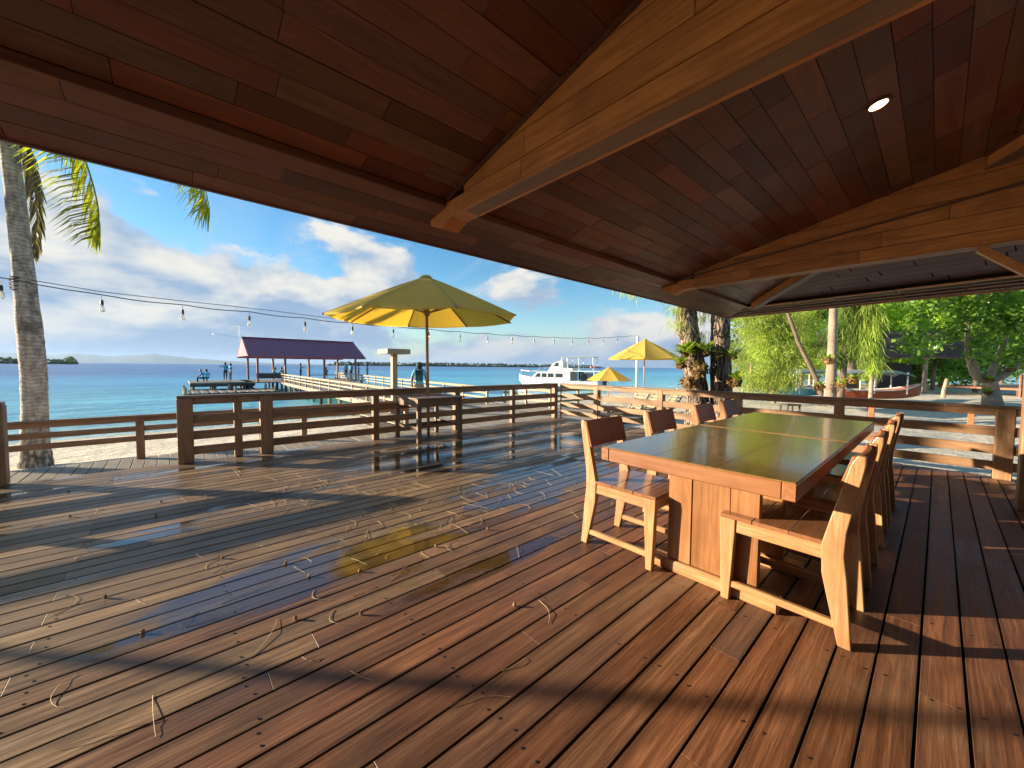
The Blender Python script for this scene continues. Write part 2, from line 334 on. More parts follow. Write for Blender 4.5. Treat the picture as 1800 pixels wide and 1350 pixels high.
# ------------------------------------------------------------------ mesh helpers
class MB:
    def __init__(s): s.v, s.f = [], []
    def add(s, v, f):
        n = len(s.v); s.v += [tuple(x) for x in v]; s.f += [tuple(i + n for i in q) for q in f]; return s
    def box(s, c, d, rot=None, ch=0):
        x, y, z = d[0] / 2, d[1] / 2, d[2] / 2
        if ch <= 0:
            v = [(sx * x, sy * y, sz * z) for sx in (-1, 1) for sy in (-1, 1) for sz in (-1, 1)]
            f = [(0, 1, 3, 2), (4, 6, 7, 5), (0, 4, 5, 1), (2, 3, 7, 6), (0, 2, 6, 4), (1, 5, 7, 3)]
        else:
            k = min(ch, x * .45, y * .45, z * .45); v = []; idx = {}
            for sx in (-1, 1):
                for sy in (-1, 1):
                    for sz in (-1, 1):
                        for ax, q in ((0, (sx * x, sy * (y - k), sz * (z - k))), (1, (sx * (x - k), sy * y, sz * (z - k))), (2, (sx * (x - k), sy * (y - k), sz * z))):
                            idx[(sx, sy, sz, ax)] = len(v); v.append(q)
            f = []; I = idx
            for q in (-1, 1):
                for ax in range(3):
                    def K(a_, b_):
                        t_ = [0, 0, 0]; t_[ax] = q; t_[(ax + 1) % 3] = a_; t_[(ax + 2) % 3] = b_; return I[(*t_, ax)]
                    l = [K(-1, -1), K(1, -1), K(1, 1), K(-1, 1)]; f.append(l if q > 0 else l[::-1])
            for ax in range(3):
                a1, a2 = (ax + 1) % 3, (ax + 2) % 3
                for q1 in (-1, 1):
                    for q2 in (-1, 1):
                        def K2(e, w):
                            t_ = [0, 0, 0]; t_[ax] = e; t_[a1] = q1; t_[a2] = q2; return I[(*t_, w)]
                        l = [K2(-1, a1), K2(1, a1), K2(1, a2), K2(-1, a2)]; f.append(l if q1 * q2 < 0 else l[::-1])
            for sx in (-1, 1):
                for sy in (-1, 1):
                    for sz in (-1, 1):
                        l = [I[(sx, sy, sz, 0)], I[(sx, sy, sz, 1)], I[(sx, sy, sz, 2)]]; f.append(l if sx * sy * sz > 0 else l[::-1])
        M = (rot if isinstance(rot, Matrix) else Euler(rot).to_matrix()) if rot is not None else None
        c = Vector(c); s.add([(M @ Vector(q) if M else Vector(q)) + c for q in v], f); return s
    def bar(s, a, e, w, h, ch=0):         # box from a to e, w across, h tall
        a, e = Vector(a), Vector(e); d = e - a; q = d.to_track_quat('Y', 'Z').to_matrix(); s.box((a + e) / 2, (w, d.length, h), q, ch); return s
    def prism(s, prof, t0, t1, axis=1):   # profile in the two other axes, extruded along axis
        n = len(prof); v = []
        for t in (t0, t1):
            for q in prof:
                p_ = [0, 0, 0]; k = [i for i in range(3) if i != axis]; p_[k[0]], p_[k[1]], p_[axis] = q[0], q[1], t; v.append(p_)
        f = [tuple(range(n))[::-1], tuple(range(n, 2 * n))] + [(i, (i + 1) % n, n + (i + 1) % n, n + i) for i in range(n)]
        s.add(v, f); return s
    def tube(s, path, rad, n=8, cap=True, wob=0):
        path = [Vector(q) for q in path]; base = len(s.v); m = len(path)
        if not hasattr(rad, '__len__'): rad = [rad] * m
        up = Vector((.13, .21, .97)); V = []
        for i, q in enumerate(path):
            d = (path[min(i + 1, m - 1)] - path[max(i - 1, 0)]).normalized()
            a_ = d.cross(up)
            if a_.length < .1: a_ = d.cross(Vector((1, 0, 0)))
            a_.normalize(); b_ = d.cross(a_)
            for k in range(n):
                t_ = 2 * math.pi * k / n; r_ = rad[i] * (1 + wob * (random.random() - .5))
                V.append(q + a_ * math.cos(t_) * r_ + b_ * math.sin(t_) * r_)
        Fc = [(i * n + k, i * n + (k + 1) % n, (i + 1) * n + (k + 1) % n, (i + 1) * n + k) for i in range(m - 1) for k in range(n)]
        if cap: Fc += [tuple(range(n))[::-1], tuple(range((m - 1) * n, m * n))]
        s.add(V, Fc); return s
    def lathe(s, prof, n=16, c=(0, 0, 0)):
        V = []; m = len(prof)
        for r_, z in prof:
            for k in range(n): V.append((c[0] + r_ * math.cos(2 * math.pi * k / n), c[1] + r_ * math.sin(2 * math.pi * k / n), c[2] + z))
        Fc = [(i * n + k, i * n + (k + 1) % n, (i + 1) * n + (k + 1) % n, (i + 1) * n + k) for i in range(m - 1) for k in range(n)]
        Fc += [tuple(range(n))[::-1], tuple(range((m - 1) * n, m * n))]
        s.add(V, Fc); return s
    def mesh(s, name, mat, smooth=False):
        me = bpy.data.meshes.new(name); me.from_pydata(s.v, [], s.f); me.validate(); me.materials.append(MAT[mat])
        if smooth: me.shade_smooth()
        return me
    def build(s, name, mat, parent=None, loc=(0, 0, 0), rot=(0, 0, 0), smooth=False):
        return ob(name, s.mesh(name, mat, smooth), parent, loc, rot)
def ob(name, me, parent=None, loc=(0, 0, 0), rot=(0, 0, 0)):
    o = bpy.data.objects.new(name, me); COL.objects.link(o); o.location = loc; o.rotation_euler = rot
    if parent: o.parent = parent
    return o
def tag(o, label=None, cat=None, group=None, kind=None):
    for k, v in (('label', label), ('category', cat), ('group', group), ('kind', kind)):
        if v: o[k] = v
    return o
def thing(name, label, cat, loc=(0, 0, 0), rz=0, group=None):
    return tag(ob(name, None, None, loc, (0, 0, rz)), label, cat, group)
def dup(o, parent=None):
    c = o.copy(); COL.objects.link(c); c.parent = parent
    for ch in o.children: dup(ch, c)
    return c
BOXC = {}
def piece(name, size, loc, mat, parent=None, rot=(0, 0, 0), ch=.004):   # one board: shared mesh, long side along local Y
    key = (tuple(round(x, 3) for x in size), mat, ch)
    if key not in BOXC: BOXC[key] = MB().box((0, 0, 0), size, None, ch).mesh(name, mat)
    return ob(name, BOXC[key], parent, loc, rot)
def quads_mesh(name, V, mat, nv=4):       # V: (n, nv, 3) array, one polygon each
    V = np.asarray(V, dtype=np.float32); n = V.shape[0]; me = bpy.data.meshes.new(name)
    me.vertices.add(n * nv); me.vertices.foreach_set('co', V.reshape(-1)); me.loops.add(n * nv); me.loops.foreach_set('vertex_index', np.arange(n * nv, dtype=np.int32))
    me.polygons.add(n); me.polygons.foreach_set('loop_start', np.arange(0, n * nv, nv, dtype=np.int32)); me.polygons.foreach_set('loop_total', np.full(n, nv, dtype=np.int32))
    me.update(); me.validate(); me.materials.append(MAT[mat]); return me
def unit(a): return a / np.maximum(np.linalg.norm(a, axis=-1, keepdims=True), 1e-6)
def leaves(P, L, Wd, up=.5, droop=0.0):  # diamond leaves at points P
    n = len(P); d = unit(RNG.normal(size=(n, 3)) + np.array([0, 0, -droop])); q = unit(np.cross(d, RNG.normal(size=(n, 3)) * (1 - up) + np.array([0, 0, up])))
    L = np.asarray(L).reshape(-1, 1) * (.7 + .6 * RNG.random((n, 1))); Wd = np.asarray(Wd).reshape(-1, 1) * (.7 + .6 * RNG.random((n, 1)))
    nrm = np.cross(d, q)
    return np.stack([P - d * L / 2, P + q * Wd / 2 + nrm * L * .06, P + d * L / 2, P - q * Wd / 2 + nrm * L * .06], 1)
def clump_points(centers, rad, per):
    c = np.repeat(np.asarray(centers), per, 0); k = unit(RNG.normal(size=c.shape)) * (RNG.random((len(c), 1)) ** .45) * np.repeat(np.asarray(rad).reshape(-1, 1) * np.ones((len(centers), 1)), per, 0)
    k[:, 2] *= .75; return c + k

# ------------------------------------------------------------------ sea, beach, far land
ZS, ZW, ZG = -1.2, -.35, -.55            # sea level, lower walkway, sand by the deck
def shore_x(y): return float(np.interp(y, [-14, -4, 6, 19, 45, 66, 78, 95, 400], [-7, -18.0, -18.4, -20.5, -20, -17.7, -11, 10, 160]))
def sand_z(x, y):
    d = x - shore_x(y); z = ZS + min(max(d, -12), 9) * .072
    k = min(1, max(0, d / 6)); return z + k * (.07 * math.sin(x * .55 + y * .2) * math.sin(y * .43 - x * .15) + .03 * math.sin(x * 1.7 + y * 1.1))
xs = np.concatenate([np.arange(-34, 20, .6), np.arange(20, 260, 6)]); ys = np.concatenate([np.arange(-60, -12, 4), np.arange(-12, 60, .6), np.arange(60, 420, 6)])
V = [(x, y, sand_z(x, y)) for y in ys for x in xs]; nx = len(xs)
me = bpy.data.meshes.new('sand'); me.from_pydata(V, [], [(j * nx + i, j * nx + i + 1, (j + 1) * nx + i + 1, (j + 1) * nx + i) for j in range(len(ys) - 1) for i in range(nx - 1)]); me.materials.append(MAT['sand']); me.shade_smooth()
tag(ob('sand', me), 'pale rippled beach sand around the timber deck', kind='structure')
s_ = 45000
me = bpy.data.meshes.new('sea'); me.from_pydata([(-s_, -s_, ZS), (s_, -s_, ZS), (s_, s_, ZS), (-s_, s_, ZS)], [], [(0, 1, 2, 3)]); me.materials.append(MAT['sea_water'])
tag(ob('sea', me), 'turquoise shallows turning into blue open sea', kind='structure')

def ridge(name, dist, pts, mat, thick, label, rough=0.0, steps=160):
    xsr = np.linspace(pts[0][0], pts[-1][0], steps); hy = np.interp(xsr, [q[0] for q in pts], [q[1] for q in pts])
    V, Fc = [], []
    for i, (px, h) in enumerate(zip(xsr, hy)):
        hh_ = h * (1 + rough * math.sin(i * .9) * math.sin(i * .37 + 1) + rough * .6 * math.sin(i * 2.3))
        a = cf((px - 900) / F * dist, dist); bk = cf((px - 900) / F * (dist + thick), dist + thick); md = (a + bk) / 2
        top = hh_ / F * dist
        V += [(a.x, a.y, ZS - 1), (md.x * .7 + a.x * .3, md.y * .7 + a.y * .3, ZS + top * .62), (md.x, md.y, ZS + top), (bk.x, bk.y, ZS - 1)]
    Fc = [(4 * i + k, 4 * (i + 1) + k, 4 * (i + 1) + k + 1, 4 * i + k + 1) for i in range(steps - 1) for k in range(3)]
    me = bpy.data.meshes.new(name); me.from_pydata(V, [], Fc); me.materials.append(MAT[mat]); me.shade_smooth()
    return tag(ob(name, me), label, kind='structure')
ridge('hills', 11000, [(-900, 5), (-300, 16), (0, 20), (80, 14), (130, 18), (190, 14), (230, 16), (280, 18), (330, 12), (400, 6), (470, 3), (560, 1), (640, 0)], 'hill_green', 3000, 'low blue hills across the water on the left', .07)
def island(name, dist, pts, label, mat, leaf, n, palms):
    isl = ridge(name, dist, [(x, h * .35) for x, h in pts], mat, dist * .05, label)
    cs, rs = [], []
    for _ in range(n):
        px = random.uniform(pts[0][0], pts[-1][0]); h = np.interp(px, [q[0] for q in pts], [q[1] for q in pts]) / F * dist
        dd = dist * random.uniform(.998, 1.03); c = cf((px - 900) / F * dd, dd); r_ = h * random.uniform(.14, .34); hz = random.uniform(.15, 1.0) * h - r_ * .6
        cs.append((c.x, c.y, ZS + max(hz, r_ * .5))); rs.append(r_)
    P = clump_points(np.array(cs), np.array(rs), 46); tag(ob('woodland', quads_mesh('woodland', leaves(P, leaf, leaf * .8), 'far_leaf')), None, None, kind='stuff')['label'] = 'distant green woodland on ' + label
island('far_island', 1300, [(575, 1), (585, 7), (640, 8), (700, 7), (760, 7.5), (850, 7), (930, 6.5), (1000, 6), (1040, 5), (1062, .5)], 'long low wooded island along the horizon', 'hill_green', 2.6, 900, 0)
island('near_headland', 520, [(-160, 16), (0, 14), (30, 11), (60, 10), (90, 9.5), (112, 9), (118, 16), (130, 14), (137, 3)], 'wooded headland behind the palm trunk', 'hill_green', 1.3, 420, 0)

# ------------------------------------------------------------------ deck
DX0, DX1, DY0, DY1, PW = -6.08, 3.2, -4.2, 6.93, .1215
deck = tag(ob('deck', None), 'wet red-brown timber boards of the main deck', kind='structure')
screws = MB()
nrow = int((DX1 - DX0) / PW)
for i in range(nrow):
    x = DX0 + PW * (i + .5); y = DY0; cut = [-.47, 2.6, 5.1] if i % 2 else [-1.9, 1.15, 3.9]
    cuts = [DY0] + [c + random.uniform(-.02, .02) + (i % 3 - 1) * (.9 if x > -2.0 else .0) for c in cut] + [DY1]
    for a, e in zip(cuts[:-1], cuts[1:]):
        if e - a < .2: continue
        if not any(inframe((x, y_, 0), 250) for y_ in np.linspace(a, e, 6)) and x > .8: pass
        piece('plank', (PW - .0085, round(e - a, 3) - .0012, .028), (x + random.uniform(-.001, .001), (a + e) / 2, -.014 + random.uniform(-.0006, .0004)), 'deck_wood', deck, (0, random.uniform(-.004, .004), random.uniform(-.0006, .0006)), .0012)
    for yj in np.arange(-1.05, 6.5, .62):
        for dx in (-.033, .033):
            if inframe((x, yj, 0), 0) and random.random() < .7: screws.lathe([(.0001, 0), (.0045, 0), (.0045, .0012), (.0001, .0014)], 6, (x + dx + random.uniform(-.006, .006), yj + random.uniform(-.015, .015), .0006))
tag(screws.build('screw_heads', 'dark_metal', deck), 'small dark screw heads in the deck boards', kind='stuff')
MB().box(((DX0 + DX1) / 2, (DY0 + DY1) / 2, -.20), (DX1 - DX0 - .1, DY1 - DY0 - .1, .30)).build('gap_shade_slab', 'gap_shade_black', deck)  # solid near-black slab, no joists; makes the plank gaps look black
for y_, dx_ in ((DY1 + .012, 0),): piece('edge_board', (.022, DX1 - DX0, .30), ((DX0 + DX1) / 2, y_, -.17), 'rail_wood', deck, (0, 0, R(90)))
piece('edge_board', (.022, DY1 - DY0, .32), (DX0 - .013, (DY0 + DY1) / 2, -.18), 'rail_wood', deck)

# lower walkway along the sea side, landing in front of the pier
walk = tag(ob('walkway', None), 'sun-bleached lower boardwalk between the deck and the beach rail', kind='structure')
for i in range(128):
    y = -5.2 + i * .145; x0 = -8.75 if y < 4.4 else -12.3
    if y > 10.4: x0 = -9.6
    if y < -4.6 and False: continue
    piece('plank', (.136, abs(x0 + 6.13) - .004, .03), ((x0 - 6.13) / 2, y, ZW - .015 + random.uniform(-.002, .002)), 'walk_wood', walk, (0, 0, R(90)), .003)
MB().box((-7.45, 3.9, ZW - .17), (2.5, 18.2, .22)).box((-10.6, 7.4, ZW - .17), (3.2, 5.9, .22)).build('gap_shade_slab', 'gap_shade_black', walk)  # same near-black slab, painting the walkway gaps dark

# ------------------------------------------------------------------ railings
def post(name, x, y, z0, z1, w, mat, parent, d=None): return piece(name, (w, round(z1 - z0, 3), d or w), (x, y, (z0 + z1) / 2), mat, parent, (R(90), 0, 0), .008)
def railing(label, a, e, posts, z0, rails, top, w_post=.095, mat='rail_wood', cap='rail_cap_wood', off=0, cap_w=.12, name='railing', thick=.032, fascia=.075):
    """straight railing from a to e; posts = list of (fraction distance, width)"""
    a, e = Vector((*a, 0)), Vector((*e, 0)); d = (e - a); L = d.length; d.normalize(); nrm = Vector((-d.y, d.x, 0)); rz = math.atan2(d.y, d.x) - R(90)
    t = thing(name, label, 'railing', a)
    for s, w in posts:
        p_ = d * s; post('post', p_.x, p_.y, z0, top - .032, w, mat, t, w)
    ss = [q[0] for q in posts]
    for z, h in rails:
        for s0, s1 in zip(ss[:-1], ss[1:]):
            c = d * ((s0 + s1) / 2) + nrm * off; piece('rail', (thick, round(s1 - s0, 2) - .012, h), (c.x, c.y, z), mat, t, (0, 0, rz), .005)
    for s0, s1 in zip(ss[:-1], ss[1:]):
        c = d * ((s0 + s1) / 2) + nrm * off; piece('top_rail', (thick + .008, round(s1 - s0, 2) - .012, fascia), (c.x, c.y, top - .034 - fascia / 2), mat, t, (0, 0, rz), .005)
    s0, s1 = ss[0] - posts[0][1] / 2, ss[-1] + posts[-1][1] / 2
    k = max(1, round((s1 - s0) / 2.6)); st = (s1 - s0) / k
    for i in range(k):
        c = d * (s0 + st * (i + .5)); piece('cap_rail', (cap_w, round(st, 2) - .004, .032), (c.x, c.y, top - .016), cap, t, (0, 0, rz), .007)
    return t
RA = [(.53, .105), (.33, .105), (.145, .10)]
XA, YC, TOP = -6.03, 6.84, .815
railing('dark timber railing along the sea edge beside the umbrella table', (XA, .11), (XA, 6.84), [(0, .15), (.52, .085), (.83, .145), (2.33, .095), (3.88, .11), (5.3, .09), (6.64, .11)], 0, RA, TOP, off=-.03)
railing('sunlit timber railing across the end of the deck behind the chairs', (XA + .12, YC), (3.1, YC), [(0, .03), (1.02, .115), (2.46, .115), (3.76, .115), (5.02, .105), (6.42, .135), (8.9, .12)], 0, RA, TOP, off=-.03)
railing('short dark timber railing at the left edge of the picture', (XA, -1.28), (XA, -4.1), [(0, .13), (1.4, .1), (2.8, .12)], 0, RA, TOP, off=.03)
railing('low brown beach rail in front of the palm trunk', (-8.62, -5.0), (-8.62, 4.3), [(0, .1), (2.2, .1), (4.6, .1), (7.0, .1), (9.25, .1)], ZW, [(-.02, .085), (.14, .085)], .36, cap='rail_wood', cap_w=.10)
PB = [(-.10, .08), (.10, .08)]
railing('cream rail on the far right side of the pier landing', (-12.2, 10.5), (-9.6, 10.5), [(0, .09), (1.3, .09), (2.6, .09)], ZW, PB, .37, mat='pier_wood', cap='pier_wood', cap_w=.10)
railing('cream boardwalk rail over turquoise water beyond the corner', (-9.5, 10.6), (-9.5, 13.4), [(0, .09), (1.4, .09), (2.8, .09)], ZW, PB, .37, mat='pier_wood', cap='pier_wood', cap_w=.10)

# ------------------------------------------------------------------ pavilion roof
XE, HE, XI, ZI, SL_ = -3.11, 2.30, -2.53, 2.45, .235
XR = 2.3; ZR = ZI + SL_ * (XR - XI); YB = -5.2
def ye(x): return 9.14 - .158 * (x - XE)         # far eave, slightly askew
def yi(x): return ye(x) - .62                     # where the hip ceiling starts
def ceil_z(x, y):
    zx = ZI + SL_ * (min(x, 2 * XR - x) - XI); zy = ZI + SL_ * (yi(x) - y) * 1.04
    return min(zx, zy)
roof = thing('pavilion_roof', 'dark red-brown plank ceiling and eaves of the open pavilion', 'roof')
ang = math.atan(SL_); cw = .147; cosA = math.cos(ang)
rest = MB(); cand = []
row = 0; sx = 0
while XI + sx * cosA < XR:
    x = XI + (sx + cw / 2) * cosA; z = ZI + SL_ * (x - XI)
    # the row ends at the hip line
    lo, hi = YB, yi(x)
    for _ in range(30):
        mid = (lo + hi) / 2
        if ZI + SL_ * (yi(x) - mid) * 1.04 > z: lo = mid
        else: hi = mid
    yend = lo; y = YB - random.uniform(0, .8)
    while y < yend:
        L = random.choice([.52, .66, .8, .94, 1.1]); e = min(y + L, yend); a = max(y, YB)
        if e - a > .05: cand.append((x, (a + e) / 2, z + random.uniform(0, .004), round(e - a, 2)))
        y += L
    sx += cw
cand.sort(key=lambda q: -1e9 if not inframe(q[:3], 40) else 0 + q[0] * 0 + math.dist(q[:3], (0, 0, CH)))
vis = sorted([q for q in cand if inframe(q[:3], 120)], key=lambda q: math.dist(q[:3], (0, 0, CH)))
for k, q in enumerate(vis):
    if k < 290: piece('ceiling_plank', (cw - .003, q[3] - .003, .016), (q[0], q[1], q[2] + .008), 'ceiling_wood', roof, (0, -ang + random.uniform(-.006, .006), 0), .0015)
    else: rest.box((q[0], q[1], q[2] + .008), (cw - .003, q[3] - .003, .016), (0, -ang, 0))
for q in cand:
    if not inframe(q[:3], 120): rest.box((q[0], q[1], q[2] + .008), (cw - .003, q[3] - .003, .016), (0, -ang, 0))
tag(rest.build('ceiling_boards', 'ceiling_wood', roof), 'remaining ceiling planks of the pavilion', kind='stuff')
# outer soffit: three rows from the eave edge to the step
sa = math.atan2(.10, XI - XE); sw = (XI - XE) / 4 / math.cos(sa)
for r_ in range(4):
    x = XE + (r_ + .5) * (XI - XE) / 4; z = HE + (x - XE) * .10 / (XI - XE); y = YB - random.random()
    while y < ye(x):
        L = random.choice([.7, .95, 1.2, 1.5]); a, e = max(y, YB), min(y + L, ye(x) - (x - XE) * .98)
        if e - a > .05:
            piece('soffit_plank', (sw - .003, round(e - a, 2) - .003, .016), (x, (a + e) / 2, z + .008 + random.uniform(0, .002)), 'ceiling_wood', roof, (0, -sa, 0), .0015)
        y += L
# far end soffit and hip ceiling (rows run across)
for r_ in range(4):
    fr = (r_ + .5) / 4; x0 = XE + fr * .60; x1 = 2 * XR - XE - fr * .6; x = x0
    while x < x1:
        L = random.choice([.8, 1.0, 1.3]); e = min(x + L, x1); xm = (x + e) / 2
        if xm < 4: piece('soffit_plank', (.150, round(e - x, 2) - .003, .016), (xm, ye(xm) - fr * .62, HE + fr * .10 + .008), 'beam_wood' if r_ == 3 else 'ceiling_wood', roof, (0, 0, R(90) - .157), .0015)
        x += L
hipm = MB()
k = 0
while k * .147 < 5.2:
    yy = .147 * (k + .5)
    xa = XI + yy * 1.0; xb = 2 * XR - xa; x = xa
    while x < min(xb, 4.5):
        e = min(x + random.choice([.8, 1.1, 1.4]), xb); xm = (x + e) / 2; hipm.box((xm, yi(xm) - yy, ZI + SL_ * 1.04 * yy + .01), (e - x - .003, .144, .016), Euler((-math.atan(SL_ * 1.04), 0, -.157)).to_matrix()); x = e
    k += 1
tag(hipm.build('hip_ceiling', 'ceiling_wood', roof), 'boards of the hipped ceiling at the far end', kind='stuff')
# steps (dark frieze) between soffit and ceiling, eave fascia, roof covering
MB().box((XI - .012, (YB + yi(XI)) / 2, 2.425), (.02, yi(XI) - YB, .05)).build('frieze_board', 'ceiling_wood', roof)
MB().box((XE - .012, (YB + ye(XE)) / 2, HE + .065), (.022, ye(XE) - YB, .15)).build('fascia_board', 'ceiling_wood', roof)
xl, xr_ = XE, 2 * XR - XE; ml = (xr_ - xl) / 2
me = MB(); up_ = .10
prof = [Vector((xl - .03, YB, HE + .15)), Vector((XR, YB, ZR + .2)), Vector((xr_, YB, HE + .15))]
ridge_end = (XR, ye(XR) - .62 - (ZR - ZI) / (SL_ * 1.04), ZR + .2)
V = [tuple(prof[0]), (xl - .03, ye(xl) + .03, HE + .15), tuple(prof[1]), ridge_end, tuple(prof[2]), (xr_, ye(xr_) + .03, HE + .15)]
me.add(V, [(0, 1, 3, 2), (2, 3, 5, 4), (1, 5, 3)]); V2 = [(x, y, z + .06) for x, y, z in V]; me.add(V2, [(2, 3, 1, 0), (4, 5, 3, 2), (3, 5, 1)])
me.build('roof_covering', 'thatch', roof)
c = ((xl + xr_) / 2, (ye(xl) + ye(xr_)) / 2 + .012, HE + .065)
MB().box(c, (math.hypot(xr_ - xl, ye(xr_) - ye(xl)), .022, .15), (0, 0, -.157)).build('fascia_board', 'beam_wood', roof)
# right half ceiling (out of the picture, closes the roof)
MB().add([(XR, YB, ZR), (xr_, YB, HE), (xr_, ye(xr_), HE), (XR, ridge_end[1], ZR)], [(0, 3, 2, 1)]).build('ceiling_far_side', 'ceiling_wood', roof)

def tie_beam(y0, label, zb=2.305, w=.15, x_end=4.6):
    t = thing('tie_beam', label, 'beam', (0, 0, 0), 0, 'tie beams under the pavilion ceiling')
    y1 = y0 + w
    tip = [(-2.77, 2.395), (-2.76, zb + .015), (-2.60, zb - .05), (-2.46, zb + .003), (-2.30, zb + .003), (-2.30, 2.43), (-2.52, 2.43)]
    MB().prism(tip, y0, y1).build('beam_tip', 'beam_wood', t)
    def zc(x): return ceil_z(x, y0) + .004
    rows = [(zb + .024, zb + .133), (zb + .139, zb + .288), (zb + .294, zb + .458), (zb + .464, zb + .638), (zb + .644, zb + .818), (zb + .824, zb + 1.0)]
    MB().prism([(-2.35, zb + .02), (x_end, zb + .02), (x_end, zc(min(x_end, XR)) + .02), (XR, zc(XR) + .02), (-2.35, zc(-2.35))], y0 + .018, y1 - .018).build('beam_core', 'gap_shade_black', t)  # near-black core, so the seams between cladding boards read as dark
    for ri, (za, ze) in enumerate(rows):
        xs_ = XI + max(0, (za - ZI) / SL_) + .005; xs_ = max(xs_, -2.30); x = xs_ - random.uniform(0, .9)
        if xs_ >= 2.2: break
        while x < 2.3:
            L = random.choice([1.0, 1.35, 1.7]); a, e = max(x, xs_), min(x + L, 2.3)
            if e - a > .03:
                top_a, top_e = min(ze, zc(a)), min(ze, zc(e))
                for yy in ((y0, y0 + .016), (y1 - .016, y1)):
                    xk = XI + (ze - .004 - ZI) / SL_
                    pr = [(a + .002, za), (e - .002, za), (e - .002, top_e)] + ([(xk, ze)] if a < xk < e else []) + [(a + .002, max(top_a, za + .001))]
                    mb = MB().prism([(q[0] - (a + e) / 2, q[1] - za) for q in pr], -.008, .008)
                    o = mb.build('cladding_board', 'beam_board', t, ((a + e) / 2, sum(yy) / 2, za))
            x += L
    for yy in (y0 - .006, y1 + .006 - .024): piece('bottom_lip', (.024, 4.6, .022), (0, yy + .012, zb + .012), 'beam_wood', t, (0, 0, R(90)), .004)
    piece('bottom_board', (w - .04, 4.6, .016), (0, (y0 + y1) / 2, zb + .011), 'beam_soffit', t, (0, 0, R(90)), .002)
    # dark cover strip where the beam meets the sloping ceiling
    a, e = Vector((-2.5, y0 - .009, ceil_z(-2.5, y0) - .012)), Vector((2.2, y0 - .009, ceil_z(2.2, y0) - .012)); MB().bar(a, e, .018, .022).build('cover_strip', 'ceiling_wood', t)
    return t
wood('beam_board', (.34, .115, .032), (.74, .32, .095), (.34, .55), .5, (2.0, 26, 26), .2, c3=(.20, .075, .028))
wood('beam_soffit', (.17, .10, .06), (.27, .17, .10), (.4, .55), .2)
tie_beam(1.58, 'nearest heavy timber tie beam with sunlit cladding boards')
tie_beam(5.40, 'second timber tie beam, further along the ceiling towards the trees')
# hip rafter from the far corner
t = thing('hip_rafter', 'slender hip rafter running up from the far roof corner', 'rafter')
a, e = Vector((XI + .12, yi(XI) - .10, ZI - .045)), Vector((XR, yi(XI) - .12 - (XR - XI) * 1.06, ZR - .045)); MB().bar(a, e, .085, .12).build('rafter', 'beam_wood', t)
MB().bar(a + Vector((0, 0, -.068)), e + Vector((0, 0, -.068)), .11, .016).build('bottom_board', 'beam_soffit', t)
# column and braces at the right edge, house wall behind the camera
t = thing('roof_column', 'timber roof column with curved braces at the right picture edge', 'column', (0, 0, 0))
post('shaft', .575, 5.475, 0, 2.30, .16, 'rail_wood', t)
MB().bar((.20, 5.475, 2.30), (.52, 5.475, 1.99), .09, .06).build('brace', 'beam_wood', t)
MB().bar((.575, 5.86, 2.32), (.575, 5.52, 1.99), .09, .06).build('brace', 'beam_wood', t)
t = thing('house_wall', 'plain plastered house wall behind the pavilion', 'wall')
MB().box((1.9, -4.0, 1.5), (7.8, 2.6, 3.2)).build('wall', 'wall_plaster', t)
# downlight
lp = Vector((-.34, 3.545, ceil_z(-.34, 3.545)))
t = thing('downlight', 'small round glowing downlight set in the plank ceiling', 'light', lp); t.rotation_euler = (0, -ang, 0)
MB().lathe([(.048, .004), (.062, .004), (.066, -.006), (.062, -.012), (.05, -.012), (.048, .0)], 28).build('trim_ring', 'ceiling_wood', t)
MB().lathe([(.0005, -.009), (.048, -.009), (.048, -.004), (.0005, -.004)], 28).build('lens', 'lamp_glow', t)
L = bpy.data.lights.new('downlight_lamp', 'SPOT'); L.energy = 6; L.color = (1, .82, .55); L.spot_size = R(110); L.spot_blend = .6; L.shadow_soft_size = .05
lo_ = bpy.data.objects.new('downlight_lamp', L); COL.objects.link(lo_); lo_.parent = t; lo_.location = (0, 0, -.03)

# ------------------------------------------------------------------ dining table and chairs
t = thing('dining_table', 'long lacquered wooden dining table made of two joined tops', 'table', (-.805, 3.15, 0))
TX, TW = 0, .91
for (ya, ye_) in ((-1.34, -.055), (-.05, 1.345)):
    L = ye_ - ya; yc = (ya + ye_) / 2; n = 3; wv_ = (TW - .014) / n
    cutb = .03 if ya > -.5 else 0
    for i in range(n): piece('top_board', (round(wv_, 3) - .0008, round(L, 3) - .014 - cutb, .022), (-TW / 2 + .007 + wv_ * (i + .5), yc + cutb / 2, .741), 'table_top_wood', t, (0, 0, 0), .0008)
    for sx_ in (-1, 1): piece('side_edge', (.05, L, .072), (sx_ * (TW / 2 - .025), yc, .7122), 'table_edge_wood', t, (0, 0, 0), .004)
    for yy in (ya + .025, ye_ - .025): piece('end_edge', (.05, TW - .1, .072), (0, yy, .7120 if yy < -.5 or yy > .5 or yy < -.06 else .7145), 'table_edge_wood' if abs(yy) > .1 else 'chair_wood', t, (0, 0, R(90)), .004)
    for yy in (ya + .40, ye_ - .40):
        for k, (x0, x1) in enumerate(((-.235, -.10), (-.098, .098), (.10, .235))): MB().box((0, 0, 0), (x1 - x0 - .001, .045, .60), None, .003).build('pedestal_board', 'pedestal_wood', t, ((x0 + x1) / 2, yy + (.004 if k == 1 else 0), .372))
        piece('foot_beam', (.085, .66, .07), (0, yy, .035), 'chair_wood', t, (0, 0, R(90)), .008)
    piece('stretcher', (.05, L - .8, .09), (0, yc, .16), 'chair_wood', t, (0, 0, 0), .006)
